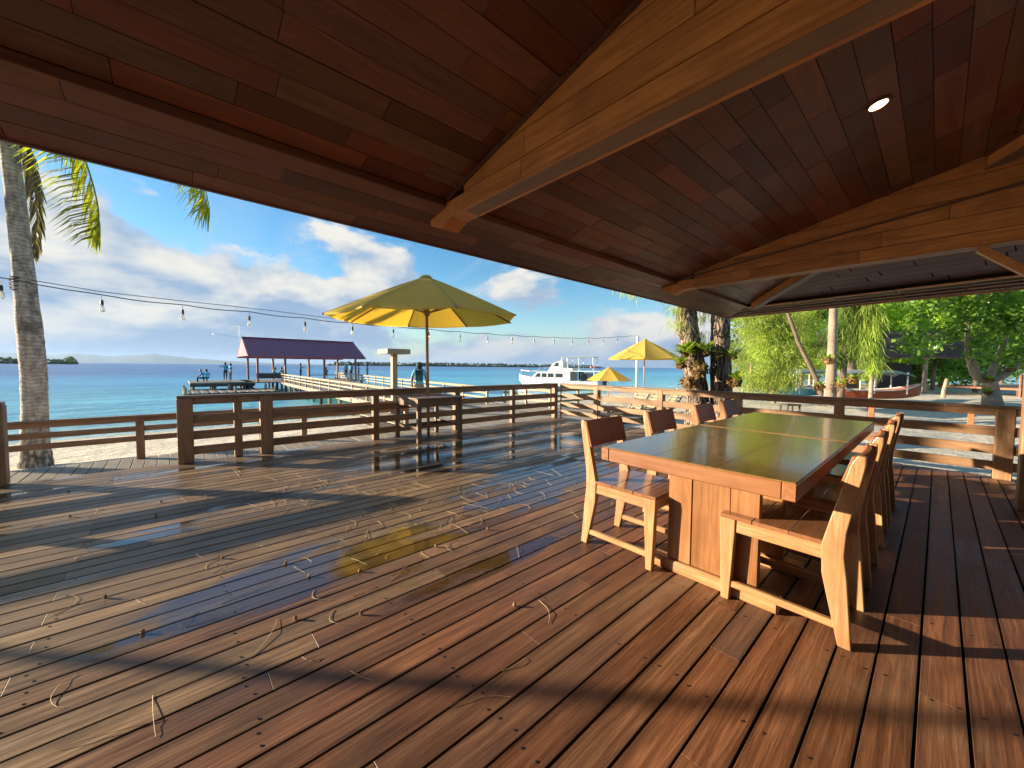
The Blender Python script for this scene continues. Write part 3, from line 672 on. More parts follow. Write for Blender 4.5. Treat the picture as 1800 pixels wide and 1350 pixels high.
def soften(o, w=.004):
    bm_ = bmesh.new(); bm_.from_mesh(o.data); bmesh.ops.bevel(bm_, geom=list(bm_.edges), offset=w, segments=2, affect='EDGES', profile=.5, clamp_overlap=True); bm_.to_mesh(o.data); bm_.free(); return o
def make_chair():
    c = thing('dining_chair', 'wooden dining chair', 'chair', group='chairs around the dining table')
    wy = .20
    for sy in (-1, 1):
        y = sy * wy
        back = [(-.245, 0), (-.200, 0), (-.135, .30), (-.130, .43), (-.150, .52), (-.215, .80), (-.235, .84), (-.262, .838), (-.262, .80), (-.212, .50), (-.208, .40), (-.220, .30)]
        soften(MB().prism([(q[0] - .02, q[1]) for q in back], y - .018, y + .018).build('back_leg', 'chair_leg_wood', c))
        fr = [(.215, 0), (.252, 0), (.268, .425), (.195, .425), (.196, .35)]
        soften(MB().prism(fr, y - .02, y + .02).build('front_leg', 'chair_leg_wood', c))
        piece('stretcher', (.026, .43, .034), (.008, y, .085), 'chair_wood', c, (0, 0, R(90)), .004)
        piece('seat_rail', (.024, .36, .062), (.02, y, .392), 'chair_wood', c, (0, 0, R(90)), .003)
    piece('front_rail', (.024, .36, .062), (.25, 0, .392), 'chair_wood', c, (0, 0, 0), .003)
    piece('back_rail', (.024, .36, .062), (-.18, 0, .392), 'chair_wood', c, (0, 0, 0), .003)
    for k, w_ in enumerate((.15, .15, .145)): piece('seat_board', (w_ - .0006, .432, .020), (-.105 + k * .15, 0, .435), 'seat_wood', c, (0, 0, 0), .002)
    # curved backrest plate fixed to the front of the back legs
    V, Fc = [], []; N = 10
    for i in range(N + 1):
        yy = -.215 + .43 * i / N; bow = -.018 * (1 - (yy / .215) ** 2)
        for (xx, zz) in ((-.190, .665), (-.238, .835), (-.258, .835), (-.208, .665)): V.append((xx + bow, yy, zz))
    for i in range(N):
        for k in range(4): Fc.append((4 * i + k, 4 * i + (k + 1) % 4, 4 * i + 4 + (k + 1) % 4, 4 * i + 4 + k))
    Fc += [(3, 2, 1, 0), (4 * N, 4 * N + 1, 4 * N + 2, 4 * N + 3)]
    soften(MB().add(V, Fc).build('backrest', 'backrest_shade_wood', c), .003)
    return c
ch0 = make_chair()
LBL = {-1: ['wooden dining chair on the sea side of the table, nearest the camera', 'wooden dining chair on the sea side, second from the camera', 'wooden dining chair on the sea side, third from the camera', 'wooden dining chair on the sea side, farthest from the camera'],
       1: ['wooden dining chair on the right of the table, nearest the camera', 'wooden dining chair on the right of the table, second from the camera', 'wooden dining chair on the right of the table, third from the camera', 'wooden dining chair on the right of the table, farthest from the camera']}
first = True
for sd, ysl in ((-1, (2.30, 3.12, 4.03, 4.74)), (1, (2.345, 3.03, 3.74, 4.42))):
    for k, y in enumerate(ysl):
        c = ch0 if first else dup(ch0); first = False
        c.location = (-1.335 if sd < 0 else -.465, y, 0); c.rotation_euler = (0, 0, (0 if sd < 0 else math.pi) + R(random.uniform(-1.2, 1.2))); c['label'] = LBL[sd][k]
c = dup(ch0); c.location = (.93, 4.15, 0); c.rotation_euler = (0, 0, R(175)); c['label'] = 'wooden chair cut off by the right picture edge'
# ------------------------------------------------------------------ umbrella table and umbrellas
t = thing('side_table', 'small square brown wooden table with the umbrella pole through it', 'table', (-5.655, 3.19, 0)); hw = .375
for k in range(5): piece('top_board', (.168, .86, .022), (-.344 + .172 * k, 0, .689), 'old_table_wood', t, (0, 0, 0), .003)
for sx_ in (-1, 1):
    for sy in (-1, 1): post('leg', sx_ * hw, sy * hw, 0, .677, .065, 'old_table_wood', t)
    piece('apron', (.022, .69, .12), (sx_ * (hw + .008), 0, .616), 'old_table_wood', t, (0, 0, 0), .003); piece('apron', (.022, .69, .12), (0, sx_ * (hw + .008), .616), 'old_table_wood', t, (0, 0, R(90)), .003)
    piece('stretcher', (.03, .69, .055), (0, sx_ * hw, .22), 'old_table_wood', t, (0, 0, R(90)), .004)
piece('stretcher', (.03, .72, .055), (-.1, 0, .222), 'old_table_wood', t, (0, 0, 0), .004)
def umbrella(label, loc, z_floor, rim, top, rad, rot, tilt, pole_mat='umbrella_wood', cap=True):
    u = thing('umbrella', label, 'umbrella', loc, rot, 'yellow parasols'); u.rotation_euler = (tilt[0], tilt[1], rot)
    N, M = 8, 7; V, Fc = [], []
    def pt(k, s):   # k rib index (float), s 0..1 from hub to rim
        a = 2 * math.pi * k / N; lo = math.floor(k); fr = k - lo
        p0 = Vector((math.cos(2 * math.pi * lo / N), math.sin(2 * math.pi * lo / N), 0)); p1 = Vector((math.cos(2 * math.pi * (lo + 1) / N), math.sin(2 * math.pi * (lo + 1) / N), 0)); d = p0.lerp(p1, fr)
        sag = 4 * fr * (1 - fr); r_ = rad * (.055 + .945 * s); z = top - (top - rim) * (s ** 1.06) - .035 * sag * s * (1 - s * .3)
        r_ *= 1 - .025 * sag * s * s
        return Vector((d.x * r_, d.y * r_, z))
    K = 6; nk = N * K
    for j in range(M + 1):
        for k in range(nk): V.append(pt(k / K, j / M))
    for j in range(M):
        for k in range(nk): Fc.append((j * nk + k, j * nk + (k + 1) % nk, (j + 1) * nk + (k + 1) % nk, (j + 1) * nk + k))
    # small turned-down hem gives the cloth an edge
    base = len(V)
    for k in range(nk): q = pt(k / K, 1); V.append((q.x * .998, q.y * .998, q.z - .022))
    for k in range(nk): Fc.append((M * nk + k, M * nk + (k + 1) % nk, base + (k + 1) % nk, base + k))
    can = MB().add(V, Fc).build('canopy', 'umbrella_cloth', u)
    if cap: MB().lathe([(.17, top - .075), (.175, top - .06), (.10, top + .0), (.085, top + .03), (.03, top + .05), (.002, top + .052)], 8).build('vent_cap', 'umbrella_cloth', u)
    MB().tube([(0, 0, z_floor), (0, 0, top - .01)], .024, 12).build('pole', pole_mat, u, smooth=True)
    hubz = rim + (top - rim) * .18
    MB().lathe([(.03, hubz - .09), (.055, hubz - .06), (.06, hubz - .02), (.035, hubz + .03), (.026, hubz + .05)], 12).build('hub', 'umbrella_wood', u)
    for k in range(N):
        a = 2 * math.pi * k / N; q = pt(k, 1); d = Vector((math.cos(a), math.sin(a), 0))
        MB().bar(pt(k, .02) + Vector((0, 0, -.03)), q + Vector((0, 0, -.018)) + d * .012, .02, .026).build('rib', 'umbrella_wood', u)
        MB().bar(d * .045 + Vector((0, 0, hubz - .03)), pt(k, .46) + Vector((0, 0, -.045)), .015, .02).build('strut', 'umbrella_wood', u)
    return u
umbrella('large yellow parasol standing through the square table on the deck', (-5.655, 3.19, 0), 0, 1.985, 2.63, 1.53, R(48.2 + 22.5 + 4), (R(.5), R(-.9)))
p2 = cf((1132 - 900) / F * 16.2, 16.2); umbrella('yellow parasol beside the white pole, behind the far railing', (p2.x, p2.y, 0), ZG - .1, 1.58, 2.36, 1.5, R(30), (0, 0))
p3 = cf((1070 - 900) / F * 25, 25); umbrella('smallest yellow parasol near the boat, low over the beach', (p3.x, p3.y, 0), ZG - .4, .38, 1.17, 1.5, R(12), (0, 0))

# ------------------------------------------------------------------ string lights and poles
pts = [(-2.9, 2.62), (-2.075, 2.573), (-1.66, 2.542), (-.912, 2.443), (.197, 2.39), (1.319, 2.364), (2.448, 2.325), (3.572, 2.30), (4.722, 2.305), (7.025, 2.30), (8.174, 2.31), (10.512, 2.352), (12.816, 2.42), (14.52, 2.52), (17.95, 2.84)]
cable_z = lambda y: float(np.interp(y, [q[0] for q in pts], [q[1] for q in pts]))
XC = -10.4
t = thing('string_lights', 'black cable of hanging clear bulbs strung from palm to white pole', 'string lights', (XC, 0, 0))
ysn = np.linspace(-1.75, 17.95, 90); MB().tube([(0, y, cable_z(y) - .03 * abs(math.sin((y + .95) * math.pi / 1.14)) + .02) for y in ysn], .009, 5).build('cable', 'cable_black', t)
MB().tube([(0, y, cable_z(y) + .05 + .05 * math.sin((y + 1.75) / 6.2 * math.pi)) for y in np.linspace(-1.75, 6, 40)], .006, 4).build('support_wire', 'cable_black', t)
MB().tube([(0, -1.75 - .2 * k, 2.56 + .02 * k) for k in range(14)], .009, 5).build('cable', 'cable_black', t)
bm = MB().lathe([(.004, .20), (.006, .12), (.022, .115), (.026, .04), (.02, .03)], 10).mesh('bulb_socket', 'bulb_base_black'); 
gm = MB().lathe([(.018, .035), (.030, -.01), (.042, -.055), (.040, -.085), (.022, -.105), (.002, -.108)], 12).mesh('bulb_glass', 'bulb_glass', True); fm = MB().lathe([(.004, .03), (.009, -.01), (.009, -.06), (.002, -.075)], 6).mesh('filament', 'filament')
for k in range(16):
    y = -.93 + 1.135 * k if k else -.93
    if k == 7: y += .0
    o = ob('bulb_socket', bm, t, (0, y, cable_z(y) - .20), (0, 0, 0)); ob('bulb', gm, o, (0, 0, 0)); ob('filament', fm, o, (0, 0, 0))
o = ob('bulb_socket', bm, t, (0, -2.07, cable_z(-2.07) - .22)); ob('bulb', gm, o); ob('filament', fm, o)
t = thing('white_pole', 'tall white painted pole beside the second parasol', 'pole', (XC, 17.95, ZG - .1)); MB().tube([(0, 0, 0), (0, 0, 3.42)], .07, 14).build('shaft', 'white_paint', t, smooth=True); MB().lathe([(.07, 3.42), (.074, 3.43), (.06, 3.47), (.004, 3.48)], 14).build('cap', 'white_paint', t)
t = thing('light_pole', 'slender timber pole by the walkway left of the picture', 'pole', (-8.4, -6.25, ZW)); MB().tube([(0, 0, 0), (.02, 0, 3.3)], [.04, .034], 10).build('shaft', 'umbrella_wood', t); MB().box((.02, 0, 3.3), (.14, .14, .04)).build('cap', 'umbrella_wood', t)
# T-shaped shower post on the landing
t = thing('shower_post', 'cream T-shaped post with a flat square top at the pier entrance', 'post', (-11.9, 5.45, ZW)); MB().box((0, 0, .96), (.17, .17, 1.92), None, .01).build('shaft', 'pier_wood', t); MB().box((0, 0, 2.0), (.78, .78, .16), None, .01).build('top_slab', 'pier_wood', t); MB().box((0, 0, .08), (.5, .5, .12), None, .01).build('base', 'pier_wood', t)

# ------------------------------------------------------------------ pier, shelter, landing stage
pier = tag(ob('pier', None), 'long sunlit timber pier leading out to the shelter', kind='structure')
def pl(x): return np.interp(x, [-46, -12], [7.75, 6.1])
def pr_(x): return np.interp(x, [-46, -12], [14.0, 9.6])
k = 0; x = -12.45
while x > -40:
    w = .30; piece('plank', (w - .012, round(float(pr_(x) - pl(x)), 1), .04), (x - w / 2, float(pl(x) + pr_(x)) / 2, ZW - .02), 'walk_wood', pier, (0, 0, 0), .004); x -= w
for side, fn in (('left', pl), ('right', pr_)):
    a, e = (-12.3, float(fn(-12.3))), (-39.6 if side == 'left' else -46, float(fn(-39.6 if side == 'left' else -46)))
    L = math.dist(a, e); n = int(L / 2.05); 
    railing('cream pier railing on the %s side of the pier' % side, a, e, [(L * i / n, .09) for i in range(n + 1)], ZW, PB, .37, mat='pier_wood', cap='pier_wood', cap_w=.10, thick=.03)
    MB().bar((a[0], a[1], ZW - .13), (e[0], e[1], ZW - .13), .12, .18).build('edge_beam', 'pier_wood', pier)
    for i in range(n + 1):
        x_ = a[0] + (e[0] - a[0]) * i / n; MB().tube([(x_, float(fn(x_)), -2.6), (x_, float(fn(x_)), ZW - .05)], .10, 8).build('pile', 'pier_wood' if i % 3 else 'pier_dark_wood', pier)
# shelter
SX0, SX1, SY0, SY1 = -40.0, -46.0, 4.9, 15.0
t = thing('pier_shelter', 'open pier shelter with purple sheet metal roof', 'shelter', (-43, 10, ZW))
zE, zRd = 1.95 - ZW, 3.68 - ZW
rf = MB(); N = 56
def sheet(xe, xr2):
    V, Fc = [], []
    for i in range(N * 2 + 1):
        y = SY0 - 10 + (SY1 - SY0) * i / (N * 2); dz = .03 * (i % 2); V += [(xe + 43, y, zE + dz), (xr2 + 43, y, zRd + dz)]
    for i in range(N * 2): Fc.append((2 * i, 2 * i + 1, 2 * i + 3, 2 * i + 2))
    return V, Fc
for xe in (SX0 + .5, SX1 - .5):
    V, Fc = sheet(xe, -43); rp = MB().add(V, Fc).build('roof_sheet', 'roof_sheet_purple', t)
    MB().box((xe + 43, (SY0 + SY1) / 2 - 10, zE - .06), (.05, SY1 - SY0, .2)).build('eave_board', 'roof_sheet_purple', rp)
for y in (SY0 - 10 + .03, SY1 - 10 - .03): MB().prism([(-3.45, zE - .03), (3.45, zE - .03), (0, zRd - .02)], y - .02, y + .02).build('gable_board', 'roof_sheet_purple', t)
MB().box((0, (SY0 + SY1) / 2 - 10, zRd + .03), (.3, SY1 - SY0, .05)).build('ridge_cap', 'roof_sheet_purple', t)
for yy in (5.7, 7.85, 11.2, 14.2):
    for xx in (SX0 - .15, SX1 + .2): post('post', xx + 43, yy - 10, 0, zE + .03, .16, 'red_deck_wood', t)
for (ya, yb) in ((5.7, 7.85),): MB().box((SX0 - .12 + 43, (ya + yb) / 2 - 10, .52), (.06, yb - ya + .2, .48)).build('half_wall', 'pier_dark_wood', t)
MB().box((SX0 - .5 + 43, -3.2, .42), (.5, 2.0, .06)).build('bench', 'pier_dark_wood', t); MB().box((SX1 + .6 + 43, 3, .42), (.4, 4.0, .06)).build('bench', 'pier_dark_wood', t)
MB().box((0, 0, -.05), (6.6, 10.2, .1)).build('floor', 'walk_wood', t)
for xx in np.arange(-3.1, 3.2, 2.05):
    for yy in np.arange(-4.9, 5, 2.4): MB().tube([(xx, yy, -2.4), (xx, yy, -.1)], .1, 6).build('pile', 'pier_dark_wood', t)
an = thing('antenna', 'thin television antenna at the left end of the shelter roof', 'antenna', (-43, 4.75, zRd + ZW - .3)); MB().tube([(0, 0, 0), (0, 0, 1.35)], .025, 6).build('mast', 'steel', an); MB().bar((0, 0, .25), (.9, -2.0, .45), .03, .03).build('boom', 'steel', an); MB().bar((0, .4, 1.35), (0, -.8, 1.45), .03, .03).build('boom', 'steel', an)
# landing stage left of the shelter
ls = thing('landing_stage', 'weathered landing stage with dark beams left of the shelter', 'landing stage', (-43, 3.3, ZW))
MB().box((0, 0, -.04), (5.6, 4.4, .08)).build('platform', 'walk_wood', ls); MB().box((2.75, 0, -.22), (.12, 4.4, .26)).build('edge_beam', 'pier_dark_wood', ls); MB().box((2.75, 0, -.62), (.1, 4.4, .16)).build('cross_beam', 'pier_dark_wood', ls)
for yy in (-2.0, -.6, .8, 2.0):
    for xx in (-2.4, 0, 2.6): MB().tube([(xx, yy, -2.4), (xx, yy, -.08)], .1, 6).build('pile', 'pier_wood' if xx > 2 and yy > 0 else 'pier_dark_wood', ls)
lw = thing('lower_platform', 'low slatted platform with short posts below the landing stage', 'platform', (-37.6, 3.6, -.95))
for k in range(22): piece('slat', (.2, 4.2, .05), (0, -2.9 + .27 * k, 0), 'pier_dark_wood' if k % 2 else 'walk_wood', lw, (0, 0, R(90)), .004)
for yy in (-2.9, 0, 2.6):
    for xx in (2.05, -2.05): MB().tube([(xx, yy, -1.4), (xx, yy, .45)], .09, 8).build('pile', 'pier_wood', lw)
MB().box((2.1, 0, -.12), (.12, 5.9, .16)).build('edge_beam', 'pier_dark_wood', lw)

# ------------------------------------------------------------------ boat
def make_boat():
    c = at(985, 684, ZS); bt = thing('cabin_boat', 'white cabin cruiser with flybridge moored off the beach', 'boat', (c.x, c.y, ZS), BETA + R(180) - R(26))
    # local +x = bow (points left in the view), hull loft
    secs = [(-4.3, 1.25, .95, .3), (-2.5, 1.4, .95, .15), (0, 1.45, 1.0, .1), (2, 1.25, 1.12, .12), (3.4, .75, 1.28, .3), (4.4, .25, 1.42, .75), (4.9, .02, 1.5, 1.3)]
    V, Fc = [], []
    for x, hb, sh, kl in secs: V += [(x, -hb, sh), (x, -hb * .86, .25 + kl * .5), (x, 0, kl - .45), (x, hb * .86, .25 + kl * .5), (x, hb, sh)]
    for i in range(len(secs) - 1):
        for k in range(4): Fc.append((5 * i + k, 5 * i + k + 1, 5 * i + 6 + k, 5 * i + 5 + k))
    Fc += [(4, 3, 2, 1, 0)] + [(5 * i, 5 * i + 5, 5 * i + 9, 5 * i + 4) for i in range(len(secs) - 1)]
    MB().add(V, Fc).build('hull', 'boat_white', bt)
    MB().prism([(-1.4, .95), (3.1, 1.1), (2.3, 1.85), (-1.4, 1.95)], -1.12, 1.12).build('cabin', 'boat_white', bt)
    for s in (-1, 1):
        for k, (xa, xb) in enumerate(((-.6, .2), (.4, 1.05), (1.2, 1.75))): MB().box(((xa + xb) / 2, s * 1.125, 1.5), (xb - xa, .02, .42)).build('window', 'dark_glass', bt)
        MB().prism([(1.9, 1.3), (2.55, 1.3), (2.25, 1.7), (1.9, 1.7)], s * 1.125 - .01, s * 1.125 + .01).build('window', 'dark_glass', bt)
        MB().box((-1.95, s * 1.15, 1.45), (.55, .03, .85)).build('side_door', 'dark_glass', bt)
        MB().tube([(4.75, s * .1, 1.5), (4.6, s * .2, 2.0), (3.4, s * .75, 1.9), (2.3, s * 1.0, 1.95)], .03, 6).build('bow_rail', 'steel', bt)
        for xx, yy in ((4.2, .38), (3.7, .6), (3.1, .85)): MB().tube([(xx, s * yy, 1.3), (xx, s * yy, 1.95)], .022, 5).build('stanchion', 'steel', bt)
        MB().tube([(2.2, s * .9, 1.9), (2.1, s * .9, 2.35), (.9, s * .95, 2.35)], .025, 5).build('cabin_rail', 'steel', bt)
    MB().prism([(-1.6, 1.95), (1.15, 1.9), (.55, 2.75), (-.2, 3.05), (-.5, 3.05), (-.6, 2.3), (-1.6, 2.25)], -1.0, 1.0).build('flybridge', 'boat_white', bt)
    for s in (-1, 1): MB().prism([(-.1, 2.45), (.45, 2.45), (.2, 2.85), (-.1, 2.85)], s * 1.005 - .01, s * 1.005 + .01).build('window', 'dark_glass', bt)
    MB().box((-3.0, 0, 1.98), (3.0, 2.2, .07)).build('rear_roof', 'boat_white', bt); MB().box((-2.05, 0, 3.42), (3.6, 2.0, .06)).build('canopy', 'canopy_grey', bt)
    for s in (-1, 1):
        for xx, top_ in ((-3.7, 3.4), (-2.2, 3.4), (-1.0, 3.4), (-.4, 3.4)): MB().tube([(xx - .1, s * .9, 2.0), (xx, s * .9, top_)], .035, 6).build('canopy_post', 'boat_white', bt)
        MB().tube([(-.6, s * .95, 2.5), (-4.3, s * .95, 2.5)], .022, 5).build('deck_rail', 'steel', bt); MB().tube([(-.6, s * .95, 2.25), (-4.3, s * .95, 2.25)], .022, 5).build('deck_rail', 'steel', bt)
        MB().tube([(-3.9, s * 1.0, .95), (-3.9, s * 1.0, 1.98)], .05, 6).build('roof_post', 'boat_white', bt)
        MB().lathe([(.05, 0), (.19, .1), (.22, .4), (.16, .62), (.02, .66)], 10, (-4.75, s * .45, .75)).build('outboard', 'engine_blue', bt); MB().box((-4.75, s * .45, .4), (.16, .14, .8)).build('outboard_leg', 'dark_metal', bt)
        MB().lathe([(.05, 0), (.22, .06), (.22, .16), (.05, .22)], 14, (-3.6, s * .8, 2.3)).build('life_ring', 'red_paint', bt)
    MB().box((-3.0, .0, 1.4), (1.2, 1.6, .8)).build('cockpit_box', 'dark_glass', bt)
make_boat()

# ------------------------------------------------------------------ palm
def frond(name, path, mat, parent, nl=64, ll=.75, wd=.042, spread=.55, down=.75, fwd=.35, bias=(0, 0, 0)):
    bias = Vector(bias)
    path = [Vector(q) for q in path]; n = len(path) - 1
    def pt(s):
        f_ = s * n; i = min(int(f_), n - 1); u = f_ - i
        p0, p1, p2, p3 = path[max(i - 1, 0)], path[i], path[i + 1], path[min(i + 2, n)]
        return .5 * ((2 * p1) + (p2 - p0) * u + (2 * p0 - 5 * p1 + 4 * p2 - p3) * u * u + (3 * p1 - p0 - 3 * p2 + p3) * u ** 3)
    mb = MB().tube([pt(i / 24) for i in range(25)], [.022 * (1 - i / 26) + .004 for i in range(25)], 5)
    for i in range(nl):
        s = .12 + .88 * i / (nl - 1); p_ = pt(s); d = (pt(min(s + .02, 1)) - pt(max(s - .02, 0))).normalized()
        side = d.cross(Vector((0, 0, 1)))
        if side.length < .15: side = cf(0, 1)
        side.normalize()
        for sg in (-1, 1):
            l = ll * (math.sin(math.pi * (.12 + .80 * s)) ** .6) * random.uniform(.85, 1.1); dr = (side * sg * spread * random.uniform(.7, 1.2) + d * fwd + bias * random.uniform(.6, 1.3) + Vector((0, 0, -down * random.uniform(.7, 1.2)))).normalized()
            dr2 = (dr + Vector((0, 0, -.55))).normalized(); wv2 = dr.cross(Vector((random.uniform(-.4, .4), random.uniform(-.4, .4), 1)).normalized()).normalized() * wd * .5
            a, m_, e = p_, p_ + dr * l * .55, p_ + dr * l * .55 + dr2 * l * .45
            mb.add([a, m_ * .5 + a * .5 + wv2, m_ + wv2 * .85, e, m_ - wv2 * .85, m_ * .5 + a * .5 - wv2], [(0, 1, 2, 4, 5), (2, 3, 4)])
    return mb.build(name, mat, parent)
D0 = 6.9
pb = cf(-8.70, D0); palm = thing('palm_tree', 'coconut palm with pale ringed trunk at the left edge', 'palm tree', (pb.x, pb.y, -.9))
tp = [(-8.70, -.9), (-8.70, -.3), (-8.67, .4), (-8.66, 1.0), (-8.69, 1.7), (-8.76, 2.9), (-8.84, 4.2), (-8.91, 5.1), (-8.95, 5.7)]
rd = [.24, .18, .162, .165, .16, .135, .12, .11, .10]
zz = np.linspace(0, 8, 70); P_ = []; RR = []
for s in zz:
    i = min(int(s), 7); u = s - i; x = tp[i][0] * (1 - u) + tp[i + 1][0] * u; z = tp[i][1] * (1 - u) + tp[i + 1][1] * u; q = cf(x, D0) - pb; P_.append((q.x, q.y, z + .9)); RR.append((rd[i] * (1 - u) + rd[i + 1] * u) * (1 + .02 * math.sin(z * 37)))
MB().tube(P_, RR, 28, wob=.03).build('trunk', 'palm_bark', palm, smooth=True)
def pc(x, z, d=D0): q = cf(x, d) - pb; return (q.x, q.y, z + .9)
frond('frond', [pc(-8.95, 5.6), pc(-8.4, 5.8), pc(-7.88, 5.45), pc(-7.58, 4.8), pc(-7.38, 4.0), pc(-7.40, 3.45)], 'palm_leaf', palm, 95, .95, .036, .45, .35, .12, cf(-.75, 0))
frond('frond', [pc(-8.95, 5.7), pc(-8.0, 6.6), pc(-7.0, 6.5, 6.8), pc(-6.0, 5.75, 6.7), pc(-5.38, 4.75, 6.6), pc(-5.12, 3.80, 6.55)], 'palm_leaf', palm, 110, .95, .03, .4, .6, .2, cf(-.75, 0))
frond('frond', [pc(-8.95, 5.7), pc(-9.0, 6.0, 6.4), pc(-8.7, 5.7, 5.9), pc(-8.35, 5.0, 5.7), pc(-7.9, 4.6, 5.7)], 'palm_leaf', palm, 70, .7, .04, .6, .35, .3, cf(-.3, 0))
frond('frond', [pc(-8.95, 5.6), pc(-9.1, 5.6, 7.2), pc(-9.15, 4.9, 7.4), pc(-9.2, 4.1, 7.5), pc(-9.3, 3.3, 7.5)], 'palm_leaf_dry', palm, 60, .5, .06, .35, .9, .2)
frond('frond', [pc(-8.95, 5.6), pc(-9.5, 5.8), pc(-9.9, 5.2), pc(-10.1, 4.3), pc(-10.1, 3.6)], 'palm_leaf', palm, 60, 1.0, .045, .6, .5, .15)
for k in range(7):
    a = 2 * math.pi * k / 7 + .4; c_, s_ = math.cos(a), math.sin(a)
    frond('frond', [pc(-8.95, 5.7), pc(-8.95 + .9 * c_, 6.9, D0 + .9 * s_), pc(-8.95 + 2.0 * c_, 7.3, D0 + 2 * s_), pc(-8.95 + 3.2 * c_, 6.7, D0 + 3.2 * s_)], 'palm_leaf', palm, 50, .8, .05)
MB().tube([pc(-8.95, 5.5), pc(-8.95, 5.95)], [.2, .12], 12).build('crown_base', 'fern_brown', palm)
rg = MB()
for k in range(5): zt = 2.5 + .045 * k; rg.tube([(pc(-8.775 + .155 * math.cos(a), zt + .03 * math.sin(a * 1 + k), D0 + .155 * math.sin(a))) for a in np.linspace(0, 2 * math.pi, 17)], .009, 5)
wr = thing('cable_wrap', 'black cable wound round the palm trunk', 'cable', (pb.x, pb.y, -.9)); rg.build('loop', 'cable_black', wr)

# ------------------------------------------------------------------ trees
def trunk_mesh(pts, rad, mat, parent, n=14, name='trunk', wob=.12, seg=26):
    pts = [Vector(q) for q in pts]; P, Rr = [], []
    m = len(pts) - 1
    for k in range(seg + 1):
        s = k / seg * m; i = min(int(s), m - 1); u = s - i; P.append(pts[i].lerp(pts[i + 1], u)); Rr.append(rad[i] * (1 - u) + rad[i + 1] * u)
    return MB().tube(P, Rr, n, wob=wob).build(name, mat, parent, smooth=True)
def strands(centers, per, L, spread, mat, parent, name='foliage', wd=.016, tilt=.35, nseg=1):
    c = np.repeat(np.asarray(centers, dtype=float), per, 0); n = len(c); o = c + RNG.normal(size=(n, 3)) * spread
    d = unit(RNG.normal(size=(n, 3)) * tilt + np.array([0, 0, -1.0])); l = L * (.5 + RNG.random((n, 1))); q = unit(np.cross(d, RNG.normal(size=(n, 3)))) * wd
    V = np.stack([o - q * .5, o + d * l * .5 - q, o + d * l, o + d * l * .5 + q], 1)
    return ob(name, quads_mesh(name, V, mat), parent)
def rel(v, o): return Vector(v) - Vector(o)
def casuarina(label, base, height, spreadr, mat, ncl, per, L=.6, trunk=.12, lean=(0, 0), bark='bark_pale', low=.25, group='feathery casuarinas behind the deck', spread=.28, tilt=.85):
    t = thing('casuarina_tree', label, 'tree', base, 0, group); b0 = Vector((0, 0, 0)); topp = Vector((lean[0], lean[1], height))
    trunk_mesh([b0, topp * .5 + Vector((random.uniform(-.15, .15), random.uniform(-.15, .15), 0)), topp], [trunk, trunk * .7, trunk * .2], bark, t)
    cs = []; br = MB()
    for k in range(ncl):
        s = random.uniform(low, 1.0); c = topp * s; a = random.uniform(0, 6.283); r_ = spreadr * (1.1 - .75 * s) * random.uniform(.25, 1); e = c + Vector((math.cos(a) * r_, math.sin(a) * r_, random.uniform(-.2, .5)))
        br.tube([c, (c + e) / 2 + Vector((0, 0, .12)), e], [trunk * .16, trunk * .1, .006], 4); cs.append(e)
        cs.append(c.lerp(e, .6))
    br.build('branches', bark, t); C_ = np.array([tuple(c) for c in cs])
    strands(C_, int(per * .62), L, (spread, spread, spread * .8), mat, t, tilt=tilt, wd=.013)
    strands(C_ + np.array([0, 0, -.1]), int(per * .38), L * .9, (spread * 1.1, spread * 1.1, spread), 'casuarina_dark', t, 'dark_foliage', tilt=tilt, wd=.013)  # darker green strands mixed in, set a little lower
    return t
def broadtree(name, label, base, trunk_pts, rad, centers, crad, per, leaf, mat, bark, group=None, cat='tree', width=.62):
    t = thing(name, label, cat, base, 0, group)
    for k, (pts_, rr) in enumerate(zip(trunk_pts, rad)): trunk_mesh([rel(q, base) for q in pts_], rr, bark, t, 10, 'trunk' if k == 0 else 'branch', .1, 14)
    C = np.array([tuple(rel(c, base)) for c in centers]); P = clump_points(C, crad, per); ob('crown', quads_mesh('crown', leaves(P, leaf, leaf * width, .6), mat), t); return t
# two old casuarina trunks beyond the end railing
def atz(px, py, d): return atd(px, py, d)
g1 = atz(1226, 770, 9.3); g1.z = ZG
t = thing('casuarina_tree', 'thick casuarina trunk with sunlit cracked bark and orchids', 'tree', g1, 0, 'old casuarina trunks beyond the end railing')
trunk_mesh([rel(atz(x, y, 9.3), g1) for x, y in ((1228, 790), (1224, 690), (1217, 615), (1209, 583), (1206, 535), (1204, 450), (1208, 300), (1215, 100))], [.32, .26, .24, .24, .225, .21, .18, .13], 'bark_cracked', t, 22, wob=.14, seg=60)
g2 = atz(1268, 770, 9.1); g2.z = ZG
t2 = thing('casuarina_tree', 'thick dark upright casuarina trunk with a fern, right of its twin', 'tree', g2, 0, 'old casuarina trunks beyond the end railing')
trunk_mesh([rel(atz(x, y, 9.1), g2) for x, y in ((1270, 790), (1268, 690), (1266, 600), (1267, 540), (1270, 450), (1268, 300), (1262, 100))], [.32, .235, .21, .20, .195, .17, .12], 'bark_cracked', t2, 22, wob=.12, seg=60)
